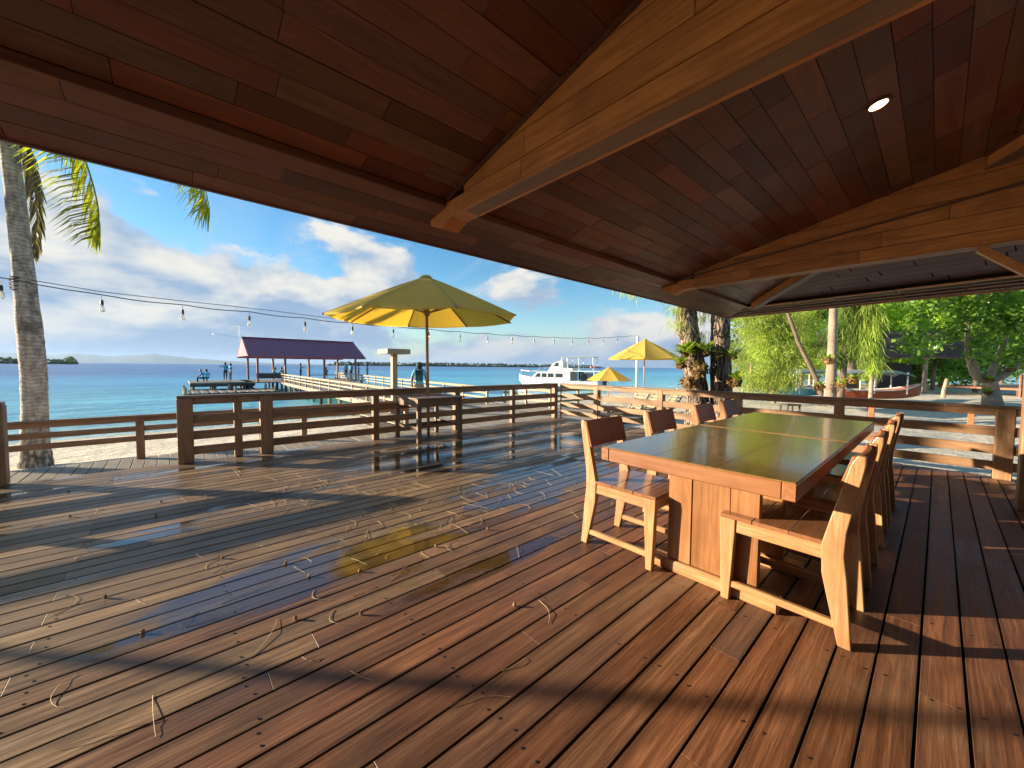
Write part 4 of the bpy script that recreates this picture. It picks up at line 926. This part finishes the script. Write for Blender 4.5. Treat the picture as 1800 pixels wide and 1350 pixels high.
for tt, gg, pxs in ((t, g1, ((1100, 508), (1116, 512), (1165, 512), (1188, 545), (1190, 570), (1172, 520), (1200, 480), (1130, 470), (1235, 540))), (t2, g2, ((1232, 560), (1236, 590), (1290, 500), (1250, 470)))):
    cs = [tuple(rel(atz(x, y - 6, 9.2 + random.uniform(-.5, .5)), gg)) for x, y in pxs]; strands(np.array(cs), 90, .26, (.10, .10, .06), 'casuarina_leaf', tt, wd=.006)
    cs = [tuple(Vector((random.uniform(-2.5, 2.5), random.uniform(-2.5, 2.5), random.uniform(5.2, 8)))) for _ in range(26)]; strands(np.array(cs), 60, .5, (.3, .3, .25), 'casuarina_leaf', tt, wd=.012)
# ferns and orchids on the trunks
def fern(label, p, n, L, wd, mat='fern_leaf', ball=.16, dirs=None):
    t = thing('fern', label, 'fern', p, 0, 'ferns growing on the trunks'); P = clump_points(np.array([(0, 0, 0)]), ball, 130); ob('root_ball', quads_mesh('root_ball', leaves(P, ball * .8, ball * .4), 'fern_brown'), t)
    MB().lathe([(.02, -ball * .8), (ball * .7, -ball * .3), (ball * .75, ball * .2), (.03, ball * .6)], 10).build('moss_core', 'fern_brown', t)
    mb = MB()
    for _ in range(n):
        a = random.uniform(0, 6.283); d = Vector((math.cos(a), math.sin(a), random.uniform(.3, 2.4))).normalized(); l = L * random.uniform(.6, 1.15); s = d.cross(Vector((0, 0, 1))).normalized() * wd * random.uniform(.7, 1.2)
        q = [d * l * u + Vector((0, 0, -.38 * l * u * u)) for u in (0, .3, .6, .85, 1)]; w = [.4, 1, 1, .6, .02]; V = []
        for c_, k in zip(q, w): V += [c_ - s * k * .5, c_ + s * k * .5]
        mb.add(V, [(2 * i, 2 * i + 1, 2 * i + 3, 2 * i + 2) for i in range(4)])
    mb.build('fronds', mat, t); return t
fern('bright strap-leaved orchid clump high on the left trunk', atz(1204, 622, 9.0), 60, .50, .085, ball=.12)
fern('strap-leaved fern between the two trunks', atz(1240, 620, 8.9), 56, .46, .08, ball=.13)
fern('pale tangled fern ball on the left trunk', atz(1230, 648, 8.85), 30, .32, .06, 'fern_leaf', .22)
fern('brown fern root ball low on the left trunk', atz(1212, 672, 8.95), 10, .2, .04, 'fern_brown', .20)
fern('orchid leaves on the shaded right trunk', atz(1289, 628, 8.75), 34, .52, .06, ball=.07)
fern('drooping staghorn fern ball right of the dark trunk', atz(1291, 671, 8.7), 30, .50, .085, ball=.17)
fern('yellow-green orchid clump at the far left trunk side', atz(1197, 642, 9.0), 50, .42, .07, ball=.12)

# light green casuarinas and shrubs behind the railing (px, distance, height)
def gp(px, d, z=-.5): q = cf((px - 900) / F * d, d, z); return q
for k, (px, d, h, sp, lab) in enumerate([(1318, 30, 8.0, 2.8, 'feathery light green casuarina just right of the dark trunk'), (1362, 18.8, 5.8, 1.7, 'feathery light green casuarina left of the leaning trunk'), (1400, 32, 8.5, 2.8, 'tall feathery casuarina behind the canoe canopies'), (1345, 37, 9, 3.2, 'distant casuarina standing by the water'), (1532, 16.5, 4.6, .7, 'casuarina with hanging strands in front of the thatched hut')]):
    casuarina(lab, tuple(gp(px, d)), h, sp, 'casuarina_leaf', 95 if k < 4 else 14, 120 if k < 4 else 150, .26 if k < 4 else .6, .09, (random.uniform(-.4, .4), random.uniform(-.4, .4)), low=.10 if k < 4 else .45, spread=.26 if k < 4 else .13, tilt=.9 if k < 4 else .3)
hs = [gp(1478, 17), gp(1545, 17), gp(1500, 15.5)]
casuarina('hanging curtain of casuarina strands beside the pale trunk', tuple(gp(1478, 17)), 4.8, .9, 'casuarina_dark', 14, 170, .6, .14, (.1, 0), 'bark_casuarina', .42, spread=.14, tilt=.3)
# pale trunk, leaning trunk
def bare_trunk(label, pts_, rr, d, bark, leafy=None):
    base = atz(*pts_[0], d); t = thing('bare_trunk', label, 'tree trunk', base); trunk_mesh([rel(atz(x, y, d), base) for x, y in pts_], rr, bark, t, 12, wob=.1); return t
bare_trunk('straight pale grey trunk behind the far end of the table', [(1458, 712), (1461, 660), (1463, 600), (1465, 540), (1466, 430)], [.19, .16, .13, .12, .11], 13.5, 'bark_pale')
bare_trunk('slender trunk leaning left beside the pale trunk', [(1452, 712), (1430, 655), (1405, 605), (1388, 560), (1372, 500)], [.09, .08, .07, .06, .05], 14.0, 'bark_casuarina')
bare_trunk('dark trunk rising behind the pale trunk', [(1496, 700), (1495, 640), (1493, 560), (1490, 450)], [.3, .26, .25, .2], 22, 'bark_casuarina')
for lab, px, py, d in (('tangled staghorn fern at the foot of the pale trunk', 1478, 676, 13.0), ('staghorn fern left of the pale trunk foot', 1440, 680, 13.2), ('broad staghorn fern right of the pale trunk', 1500, 668, 12.8), ('air plant tuft halfway up the pale trunk', 1455, 634, 13.2)):
    fern(lab, atz(px, py, d), 26, .42, .07, 'fern_leaf', .17)
# broadleaf background wall of trees
def wall_tree(label, px, d, h, r_, mat, n, per, leaf, low=.12):
    base = gp(px, d); cs = []
    for _ in range(n):
        a = random.uniform(0, 6.283); q = random.random() ** .5 * r_; cs.append((base.x + q * math.cos(a), base.y + q * math.sin(a), base.z + h * random.uniform(low, 1)))
    broadtree('broadleaf_tree', label, base, [[base, base + Vector((.2, 0, h * .4)), base + Vector((0, .2, h * .75))]], [[.25, .2, .1]], cs, np.array([r_ * .28] * n), per, leaf, mat, 'bark_casuarina', 'broadleaf trees behind the beach')
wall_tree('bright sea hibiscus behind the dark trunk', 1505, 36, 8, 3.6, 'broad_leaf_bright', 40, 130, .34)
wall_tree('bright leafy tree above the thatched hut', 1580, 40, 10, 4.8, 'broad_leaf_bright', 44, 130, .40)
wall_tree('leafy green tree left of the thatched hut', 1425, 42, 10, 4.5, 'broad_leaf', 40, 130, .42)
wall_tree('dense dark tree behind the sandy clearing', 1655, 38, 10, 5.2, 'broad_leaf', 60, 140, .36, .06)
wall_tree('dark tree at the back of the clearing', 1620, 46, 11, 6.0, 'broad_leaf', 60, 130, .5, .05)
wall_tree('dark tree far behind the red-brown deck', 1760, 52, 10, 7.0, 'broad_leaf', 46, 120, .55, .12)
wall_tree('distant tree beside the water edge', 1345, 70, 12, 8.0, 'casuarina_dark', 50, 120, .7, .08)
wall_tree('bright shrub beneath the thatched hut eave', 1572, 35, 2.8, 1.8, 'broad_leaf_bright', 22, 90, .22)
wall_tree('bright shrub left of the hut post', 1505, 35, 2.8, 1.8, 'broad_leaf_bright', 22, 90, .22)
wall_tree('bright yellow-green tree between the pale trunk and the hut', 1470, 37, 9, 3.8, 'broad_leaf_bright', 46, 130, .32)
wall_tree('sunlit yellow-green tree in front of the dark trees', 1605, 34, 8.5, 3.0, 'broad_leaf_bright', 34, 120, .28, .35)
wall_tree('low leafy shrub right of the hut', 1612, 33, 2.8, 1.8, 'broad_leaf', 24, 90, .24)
# sea-almond tree on the right: forked trunk, spreading crown of large leaves
ab = at(1745, 712, -.45); d_ = 18.9
tr1 = [ab, atz(1742, 690, d_), atz(1738, 668, d_)]; br1 = [atz(1738, 670, d_), atz(1715, 660, d_), atz(1703, 625, d_), atz(1700, 560, d_)]; br2 = [atz(1738, 672, d_), atz(1770, 655, d_), atz(1800, 630, d_), atz(1830, 560, d_)]; br3 = [atz(1738, 668, d_), atz(1752, 635, d_), atz(1770, 590, d_), atz(1775, 500, d_)]
cs = []
for _ in range(150):
    px, py = random.uniform(1590, 1880), random.uniform(440, 628)
    if py > 590 and 1660 < px < 1760 and random.random() < .7: continue
    if (px - 1668) ** 2 / 900 + (py - 640) ** 2 / 700 < 1: continue
    cs.append(atz(px, py, d_ + random.uniform(-2.6, 2.6)))
broadtree('almond_tree', 'spreading sea-almond tree with forked mossy trunk at the right', ab, [tr1, br1, br2, br3], [[.36, .3, .27], [.2, .17, .14, .08], [.2, .17, .13, .07], [.17, .13, .1, .06]], cs, np.array([.62] * len(cs)), 62, .27, 'broad_leaf', 'bark_pale')
for lab, px, py in (('leafy fern in the fork of the sea-almond trunk', 1740, 668), ('fern below the fork of the sea-almond trunk', 1735, 690), ('fern on the right branch of the sea-almond tree', 1778, 650)): fern(lab, atz(px, py, d_ - .35), 30, .45, .09, 'fern_leaf', .16)

# ------------------------------------------------------------------ hut, canoes, beach furniture
hb_ = gp(1550, 31); hut = thing('thatched_hut', 'open thatched beach hut among the trees', 'hut', hb_, BETA - R(8)); hut.scale = (1.2, 1.2, 1.16)
MB().add([(-4.7, -1.7, 2.3), (4.7, -1.7, 2.3), (3.5, 0, 4.15), (-3.5, 0, 4.15), (-4.7, 1.7, 2.3), (4.7, 1.7, 2.3)], [(0, 1, 2, 3), (3, 2, 5, 4), (0, 3, 4), (1, 5, 2), (0, 4, 5, 1)]).build('roof', 'thatch', hut)
for x in (-4.2, -1.4, 1.4, 4.2):
    for y in (-1.4, 1.4): MB().tube([(x, y, 0), (x, y, 2.45)], .12, 8).build('post', 'bark_pale', hut)
MB().box((0, -1.5, 2.3), (9, .1, .12)).build('eave_beam', 'bark_pale', hut); MB().box((1.0, .6, 1.0), (2.4, .1, 1.9)).build('panel', 'dark_metal', hut)
def canoe(label, px, d, hullmat, rz, L=4.6):
    q = gp(px, d, -.42); t = thing('canoe', label, 'boat', q, BETA + rz, 'canoes with canopies on the sand'); V, Fc = [], []; n = 12
    for i in range(n + 1):
        s = i / n * 2 - 1; w = .55 * (1 - abs(s) ** 2.6) + .03; zt = .55 + .35 * abs(s) ** 2.5; V += [(s * L / 2, -w, zt), (s * L / 2, -w * .6, .12 + .2 * abs(s) ** 3), (s * L / 2, w * .6, .12 + .2 * abs(s) ** 3), (s * L / 2, w, zt)]
    for i in range(n):
        for k in range(3): Fc.append((4 * i + k, 4 * i + 4 + k, 4 * i + 5 + k, 4 * i + 1 + k))
    h = MB().add(V, Fc).build('hull', hullmat, t); MB().tube([V[4 * i] for i in range(n + 1)], .035, 5).tube([V[4 * i + 3] for i in range(n + 1)], .035, 5).build('gunwale', 'white_paint', t)
    V, Fc = [], []
    for i in range(11):
        s = i / 10 * 2 - 1
        for k in range(7): a = k / 6 * 2 - 1; V.append((s * L * .36, a * .72, 1.62 - .18 * a * a - .16 * s ** 4))
    for i in range(10):
        for k in range(6): Fc.append((7 * i + k, 7 * i + k + 1, 7 * i + 8 + k, 7 * i + 7 + k))
    V2 = [(x, y, z - .04) for x, y, z in V]; MB().add(V, Fc).add(V2, [f_[::-1] for f_ in Fc]).build('canopy', 'canopy_grey', t, smooth=True)
    for x in (-1.4, 0, 1.4):
        for y in (-.55, .55): MB().tube([(x, y, .4), (x, y, 1.5)], .03, 6).build('canopy_post', 'white_paint', t)
    for x in (-1.0, .4): MB().box((x, 0, .52), (.3, .95, .06)).build('seat', 'white_paint', t)
canoe('white and blue canoe under a grey canopy, left of the pale trunk', 1412, 22, 'blue_paint', R(20))
canoe('orange-hulled canoe under a grey canopy, right of the pale trunk', 1525, 20, 'orange_paint', R(-12))
# distant red-brown deck
rd_ = gp(1775, 27, -.35); t = thing('red_deck', 'raised red-brown timber terrace under the sea-almond tree', 'terrace', rd_, BETA)
MB().box((0, 0, .35), (5, 5, .12)).build('floor', 'red_deck_wood', t)
for x in np.arange(-2.4, 2.5, 1.2): post('post', x, -2.4, -.2, 1.25, .11, 'red_deck_wood', t)
for z in (.62, .86, 1.1, 1.26): piece('rail', (.05, 5, .09), (0, -2.42, z), 'red_deck_wood', t, (0, 0, R(90)))
for x in (-2.4, 0, 2.4): post('leg', x, -2.3, -.4, .3, .12, 'pier_dark_wood', t)
bo = gp(1659, 23.5, -.5); t = thing('bollard', 'short pale leaning post standing in the sand', 'post', bo); MB().tube([(0, 0, -.1), (.03, .02, .5), (.12, 0, 1.15)], [.12, .1, .085], 10, wob=.08).build('shaft', 'bark_pale', t); MB().lathe([(.085, 0), (.07, .05), (.01, .06)], 10, (.12, 0, 1.14)).build('top', 'bark_pale', t)
for lab, px, py in (('short orange post in the sand behind the table', 1531, 742), ('short orange post in the sand left of the thick rail post', 1706, 746)):
    q = at(px, py, -.45); t = thing('marker_post', lab, 'post', q, 0, 'orange marker posts'); MB().box((0, 0, .25), (.13, .13, .52), None, .01).build('shaft', 'orange_paint', t); MB().box((0, 0, .52), (.15, .15, .03), None, .006).build('cap', 'orange_paint', t)
q = at(1388, 728, -.5); t = thing('low_bench', 'low weathered bench on the sand behind the table', 'bench', q, BETA + R(10)); MB().box((0, 0, .36), (.62, .4, .05), None, .01).build('seat', 'pier_dark_wood', t)
for x in (-.26, .26):
    for y in (-.15, .15): MB().box((x, y, .16), (.05, .05, .36)).build('leg', 'pier_dark_wood', t)
def lounger(label, px, d, rz):
    q = gp(px, d, ZG); t = thing('beach_chair', label, 'chair', q, BETA + rz, 'beach chairs behind the end railing')
    for k in range(9): MB().box((-.55 + .14 * k, 0, .36), (.10, .6, .025)).build('slat', 'pier_wood', t)
    for k in range(6): MB().box((-.68 - .07 * k, 0, .42 + .11 * k), (.025, .6, .085), (0, R(-32), 0)).build('back_slat', 'pier_wood', t)
    for y in (-.28, .28):
        MB().bar((-.6, y, .34), (.65, y, .34), .04, .06).bar((-.62, y, .36), (-1.1, y, 1.05), .04, .05).build('side_frame', 'pier_wood', t)
        for x in (-.5, .55): MB().box((x, y, .16), (.05, .05, .36)).build('leg', 'pier_wood', t)
for k, (px, d, rz, lab) in enumerate([(1088, 12.4, R(200), 'slatted beach chair behind the railing, left of the white pole'), (1116, 12.9, R(195), 'slatted beach chair behind the railing at the foot of the white pole'), (1150, 13.3, R(190), 'slatted beach chair behind the railing, right of the white pole')]): lounger(lab, px, d, rz)
# paving beside the end of the deck
pv = tag(ob('paved_path', None), 'pale paved path beyond the end railing', kind='structure')
for i in range(22):
    for j in range(5):
        x, y = -2.0 + .30 * i + (j % 2) * .15, 7.35 + .36 * j
        piece('paver', (.285, .345, .05), (x, y, -.37 + random.uniform(-.006, .006)), 'paver', pv, (0, 0, random.uniform(-.02, .02)), .008)
MB().box((1.3, 8.05, -.47), (7.2, 2.1, .14)).build('path_bed', 'gap_shade_black', pv)

# ------------------------------------------------------------------ people on the pier
def person(label, loc, face, pose='stand', shirt='shirt_blue', trousers='trousers_dark', h=1.65, arms=None, hair='hair', scarf=False):
    s = h / 1.65
    J = {'pel': (0, 0, .90), 'waist': (0, .01, 1.05), 'chest': (0, .0, 1.25), 'neck': (0, .0, 1.42), 'chin': (0, .02, 1.48), 'head': (0, .015, 1.57), 'crown': (0, .0, 1.63)}
    for sg, n in ((-1, 'l'), (1, 'r')): J.update({n + 'sh': (sg * .17, 0, 1.37), n + 'el': (sg * .22, -.02, 1.10), n + 'wr': (sg * .22, .06, .86), n + 'hd': (sg * .215, .08, .78), n + 'hip': (sg * .09, 0, .86), n + 'kn': (sg * .10, .03, .47), n + 'an': (sg * .10, -.02, .08), n + 'to': (sg * .11, .14, .035)})
    if pose == 'walk': J.update({'lkn': (-.09, .20, .50), 'lan': (-.09, .22, .09), 'lto': (-.09, .38, .05), 'rkn': (.09, -.02, .46), 'ran': (.09, -.28, .14), 'rto': (.09, -.18, .04), 'lel': (-.24, -.10, 1.12), 'lwr': (-.24, -.06, .88), 'lhd': (-.23, -.03, .81), 'rel': (.24, .04, 1.11), 'rwr': (.22, .18, .92), 'rhd': (.21, .22, .86)})
    if pose == 'sit':
        dz = -.42
        for k in ('pel', 'waist', 'chest', 'neck', 'chin', 'head', 'crown', 'lsh', 'rsh', 'lel', 'rel', 'lhip', 'rhip'): J[k] = (J[k][0], J[k][1], J[k][2] + dz)
        for k, dy in (('chest', .06), ('neck', .13), ('chin', .17), ('head', .18), ('crown', .18), ('lsh', .10), ('rsh', .10)): J[k] = (J[k][0], J[k][1] + dy, J[k][2] - .03)
        for sg, n in ((-1, 'l'), (1, 'r')): J.update({n + 'kn': (sg * .12, .42, .47), n + 'an': (sg * .12, .40, .08), n + 'to': (sg * .13, .55, .035), n + 'el': (sg * .22, .18, .72), n + 'wr': (sg * .14, .36, .60), n + 'hd': (sg * .11, .42, .56)})
    if arms == 'reach': J.update({'rel': (.30, .22, 1.24), 'rwr': (.26, .45, 1.22), 'rhd': (.25, .53, 1.22)})
    if arms == 'hug': J.update({'rel': (.36, .06, 1.28), 'rwr': (.40, .22, 1.32), 'rhd': (.38, .28, 1.33)})
    if arms == 'fold': J.update({'rel': (.24, .06, 1.12), 'rwr': (.08, .20, 1.12), 'rhd': (.02, .22, 1.13), 'lel': (-.24, .06, 1.12), 'lwr': (-.08, .18, 1.10), 'lhd': (-.02, .20, 1.10)})
    rad = {'pel': .135, 'waist': .125, 'chest': .15, 'neck': .055, 'chin': .075, 'head': .10, 'crown': .075}
    for n in 'lr': rad.update({n + 'sh': .075, n + 'el': .048, n + 'wr': .034, n + 'hd': .038, n + 'hip': .10, n + 'kn': .065, n + 'an': .045, n + 'to': .035})
    E = [('pel', 'waist'), ('waist', 'chest'), ('chest', 'neck'), ('neck', 'chin'), ('chin', 'head'), ('head', 'crown')]
    for n in 'lr': E += [('chest', n + 'sh'), (n + 'sh', n + 'el'), (n + 'el', n + 'wr'), (n + 'wr', n + 'hd'), ('pel', n + 'hip'), (n + 'hip', n + 'kn'), (n + 'kn', n + 'an'), (n + 'an', n + 'to')]
    names = list(J); me = bpy.data.meshes.new('body'); me.from_pydata([tuple(c * s for c in J[k]) for k in names], [(names.index(a), names.index(e)) for a, e in E], [])
    tmp = bpy.data.objects.new('tmp', me); COL.objects.link(tmp); sk = tmp.modifiers.new('skin', 'SKIN'); ss = tmp.modifiers.new('sub', 'SUBSURF'); ss.levels = ss.render_levels = 1
    for i, k in enumerate(names): r_ = rad[k] * s; me.skin_vertices[0].data[i].radius = (r_, r_ * (.78 if k in ('pel', 'waist', 'chest') else 1))
    me.skin_vertices[0].data[0].use_root = True
    dg = bpy.context.evaluated_depsgraph_get(); bm_ = bpy.data.meshes.new_from_object(tmp.evaluated_get(dg)); bpy.data.objects.remove(tmp)
    mats = ['skin', shirt, trousers]; bm_.materials.clear()
    for m_ in mats: bm_.materials.append(MAT[m_])
    segs = [(Vector(J[a]) * s, Vector(J[e]) * s, a, e) for a, e in E]
    for f_ in bm_.polygons:
        c = f_.center; best = None
        for a, e, na, ne in segs:
            d = e - a; u = max(0, min(1, (c - a).dot(d) / max(d.length_squared, 1e-6))); q = (c - (a + d * u)).length - .6 * (rad[na] * (1 - u) + rad[ne] * u) * s
            if best is None or q < best[0]: best = (q, na, ne, u)
        _, na, ne, u = best; f_.material_index = 1
        if ne in ('chin', 'head', 'crown') or na == 'neck': f_.material_index = 0
        elif ne[1:] in ('wr', 'hd') or (ne[1:] == 'el' and u > .65): f_.material_index = 0
        elif na[1:] in ('hip', 'kn', 'an') or ne[1:] == 'hip' or (na == 'pel' and u < .35): f_.material_index = 2
        if ne[1:] == 'to' or (ne[1:] == 'an' and u > .75): f_.material_index = 0
        f_.use_smooth = True
    t = thing('person', label, 'person', loc, face); ob('body', bm_, t)
    hd = Vector(J['head']) * s; V = MB().lathe([(.02, .115), (.075, .09), (.108, .03), (.112, -.03), (.09, -.09), (.06, -.11)], 12).build('head_scarf' if scarf else 'hair', 'scarf_dark' if scarf else hair, t, hd + Vector((0, -.022, .012)))
    for sg in (-1, 1): MB().lathe([(.001, -.011), (.009, -.006), (.009, .006), (.001, .011)], 6, (sg * .035 * s, hd.y + .093, hd.z + .01)).build('eye', 'hair', t)
    MB().add([(0, .0, .02), (-.014, 0, -.02), (.014, 0, -.02), (0, .024, -.018)], [(0, 1, 3), (0, 3, 2), (1, 2, 3)]).build('nose', 'skin', t, (0, hd.y + .098, hd.z - .012))
    return t
def onpier(px, d, z=ZW): return gp(px, d, z)
FB = BETA                                   # facing away from the camera
person('person in blue shirt walking away along the pier with a backpack', onpier(737, 13.2), FB + R(6), 'walk', 'shirt_aqua', 'trousers_tan', 1.63, scarf=True)
bp = onpier(737, 13.2, ZW + 1.0); bpk = thing('backpack', 'dark backpack worn by the person walking on the pier', 'backpack', bp, FB + R(6)); MB().box((0, -.21, .22), (.26, .13, .36), None, .04).build('bag', 'scarf_dark', bpk); MB().box((0, -.285, .14), (.2, .04, .16), None, .015).build('pocket', 'shirt_teal', bpk)
for x in (-.1, .1): MB().bar((x, -.16, .38), (x, -.02, .45), .04, .02).build('strap', 'scarf_dark', bpk)
person('person in blue hugging a friend on the landing stage, left one', onpier(396, 36.6), FB + R(200), 'stand', 'shirt_blue', 'trousers_dark', 1.66, 'hug')
person('person in blue hugging a friend on the landing stage, right one', onpier(405, 36.4), FB + R(150), 'stand', 'shirt_blue', 'trousers_dark', 1.58, 'hug')
person('person in blue crouched at the edge of the landing stage', onpier(357, 33.0, ZW - .12), FB + R(120), 'sit', 'shirt_blue', 'trousers_dark', 1.6, None, 'grey_hair')
person('person in aqua shirt bent over beside the crouching one', onpier(364, 33.2, ZW - .12), FB + R(60), 'sit', 'shirt_aqua', 'trousers_dark', 1.6)
person('person in blue seated at the left end of the shelter', onpier(480, 39, ZW + .05), FB + R(-60), 'sit', 'shirt_blue', 'trousers_dark', 1.62)
person('person in aqua shirt seated beside the second shelter post', onpier(496, 38.8, ZW + .05), FB + R(50), 'sit', 'shirt_aqua', 'trousers_dark', 1.62)
person('person in teal shirt standing in the shelter reaching to the right', onpier(528, 43), FB + R(-80), 'stand', 'shirt_teal', 'trousers_dark', 1.68, 'reach')
person('person in blue shirt standing in the shelter facing left', onpier(543, 42.5), FB + R(80), 'stand', 'shirt_blue', 'trousers_tan', 1.72, 'reach')
person('person in blue seated on the shelter bench behind the pier rail', onpier(573, 44, ZW + .05), FB + R(200), 'sit', 'shirt_blue', 'trousers_dark', 1.65)
person('person in aqua shirt standing left of a pair behind the pier rail', onpier(608, 44), FB + R(10), 'stand', 'shirt_aqua', 'trousers_dark', 1.66)
person('person in blue standing near the last shelter post', onpier(617, 43), FB + R(170), 'stand', 'shirt_blue', 'trousers_dark', 1.72)
person('person in blue with folded arms right of the shelter post', onpier(630, 42), FB + R(-70), 'stand', 'shirt_blue', 'trousers_dark', 1.62, 'fold')
person('person in blue standing alone right of the shelter', onpier(646, 42), FB + R(100), 'stand', 'shirt_blue', 'trousers_tan', 1.66)

# ------------------------------------------------------------------ fallen casuarina twigs and cones on the deck
def twig_mesh(L, bend, r_=.0011):
    pts_ = []; a = 0; p_ = Vector((0, 0, r_)); n = 9
    for i in range(n): pts_.append(p_.copy()); a += bend * random.uniform(.4, 1.4) / n; p_ = p_ + Vector((math.cos(a), math.sin(a), 0)) * L / n; p_.z = r_ + .006 * math.sin(i / (n - 1) * math.pi) * random.uniform(.2, 1)
    c = sum(pts_, Vector()) / n; return MB().tube([q - Vector((c.x, c.y, 0)) for q in pts_], [r_ * (1 - .05 * i) for i in range(n)], 5)
variants = [twig_mesh(random.uniform(.10, .30), random.choice([-2.2, -1.2, -.6, .1, .4, .8, 1.4, 2.4])) for _ in range(14)]
vm_ = [v_.mesh('twig', 'twig_tan') for v_ in variants]; restm = MB(); placed = []
hand = [(700, 1010), (590, 1090), (470, 1120), (250, 1060), (120, 1060), (200, 1290), (270, 1258), (105, 1220), (845, 1230), (905, 1170), (635, 1190), (545, 1160), (960, 1075), (865, 1000), (910, 970), (790, 960), (760, 950), (640, 1040), (520, 985), (440, 1040), (620, 940), (665, 925), (380, 1085), (330, 1090), (830, 925), (850, 900), (975, 945), (1010, 905), (725, 990), (560, 1050)]
for k, (px, py) in enumerate(hand):
    q = at(px, py, 0)
    o = ob('fallen_twig', vm_[k % 14], None, (q.x, q.y, .0012), (0, 0, random.uniform(0, 6.28))); tag(o, 'thin dry curved casuarina twig lying on the deck boards', 'twig', 'fallen twigs on the deck')
for _ in range(250):
    px, py = random.gauss(640, 220), random.choice([random.gauss(880, 30), random.gauss(870, 22), random.gauss(840, 20), random.uniform(840, 1010)])
    q = at(px, py, 0)
    if not (-5.9 < q.x < -2.1 and py > 800): continue
    v_ = random.choice(variants); a = random.uniform(0, 6.28); M = Matrix.Rotation(a, 3, 'Z'); restm.add([M @ Vector(p_) + Vector((q.x, q.y, .0012)) for p_ in v_.v], v_.f)
tag(restm.build('twig_litter', 'twig_tan'), 'scattered dry casuarina needles across the outer deck boards', 'twigs', kind='stuff')
cm = MB().lathe([(.002, 0), (.008, .003), (.0105, .010), (.009, .018), (.002, .022)], 8); restm = MB()
for _ in range(26):
    q = at(random.uniform(60, 1350), random.uniform(850, 1120), 0)
    if q.x < -5.9 or q.x > -.9: continue
    restm.add([Vector(p_) * random.uniform(.7, 1) + Vector((q.x, q.y, .0)) for p_ in cm.v], cm.f)
tag(restm.build('cone_litter', 'cone_brown'), 'small brown casuarina cones scattered on the deck', 'cones', kind='stuff')

# added palm, unseen off to the left: its crown shades the end railing
q = Vector((-12.6, -5.3, -.9)); p2_ = thing('palm_tree', 'unseen coconut palm added off to the left to shade the end railing', 'palm tree', q)
MB().tube([(0, 0, 0), (.1, .05, 2.5), (.05, .1, 5.2)], [.2, .14, .11], 16).build('trunk', 'palm_bark', p2_, smooth=True)
for k in range(13):
    a = 2 * math.pi * k / 13; c_, s_ = math.cos(a), math.sin(a); dz = random.uniform(-.5, .5)
    frond('frond', [(.05, .1, 5.2), (.4 * c_, .4 * s_, 6.0 + dz), (.85 * c_, .85 * s_, 6.0 + dz), (1.2 * c_, 1.2 * s_, 5.5 + dz), (1.3 * c_, 1.3 * s_, 5.0 + dz)], 'palm_leaf', p2_, 40, .55, .06)

# ------------------------------------------------------------------ sea air
hm = bpy.data.materials.new('sea_haze'); hm.use_nodes = True; hm.node_tree.nodes.clear()
pvn = hm.node_tree.nodes.new('ShaderNodeVolumePrincipled'); pvn.inputs['Color'].default_value = (.36, .54, .82, 1); pvn.inputs['Density'].default_value = 4.2e-5; pvn.inputs['Anisotropy'].default_value = .2
out_ = hm.node_tree.nodes.new('ShaderNodeOutputMaterial'); hm.node_tree.links.new(pvn.outputs[0], out_.inputs['Volume'])
MAT['sea_haze'] = hm
tag(MB().box((0, 0, 200), (60000, 60000, 406)).build('haze', 'sea_haze'), 'thin blue sea haze over the water', 'haze', kind='stuff')
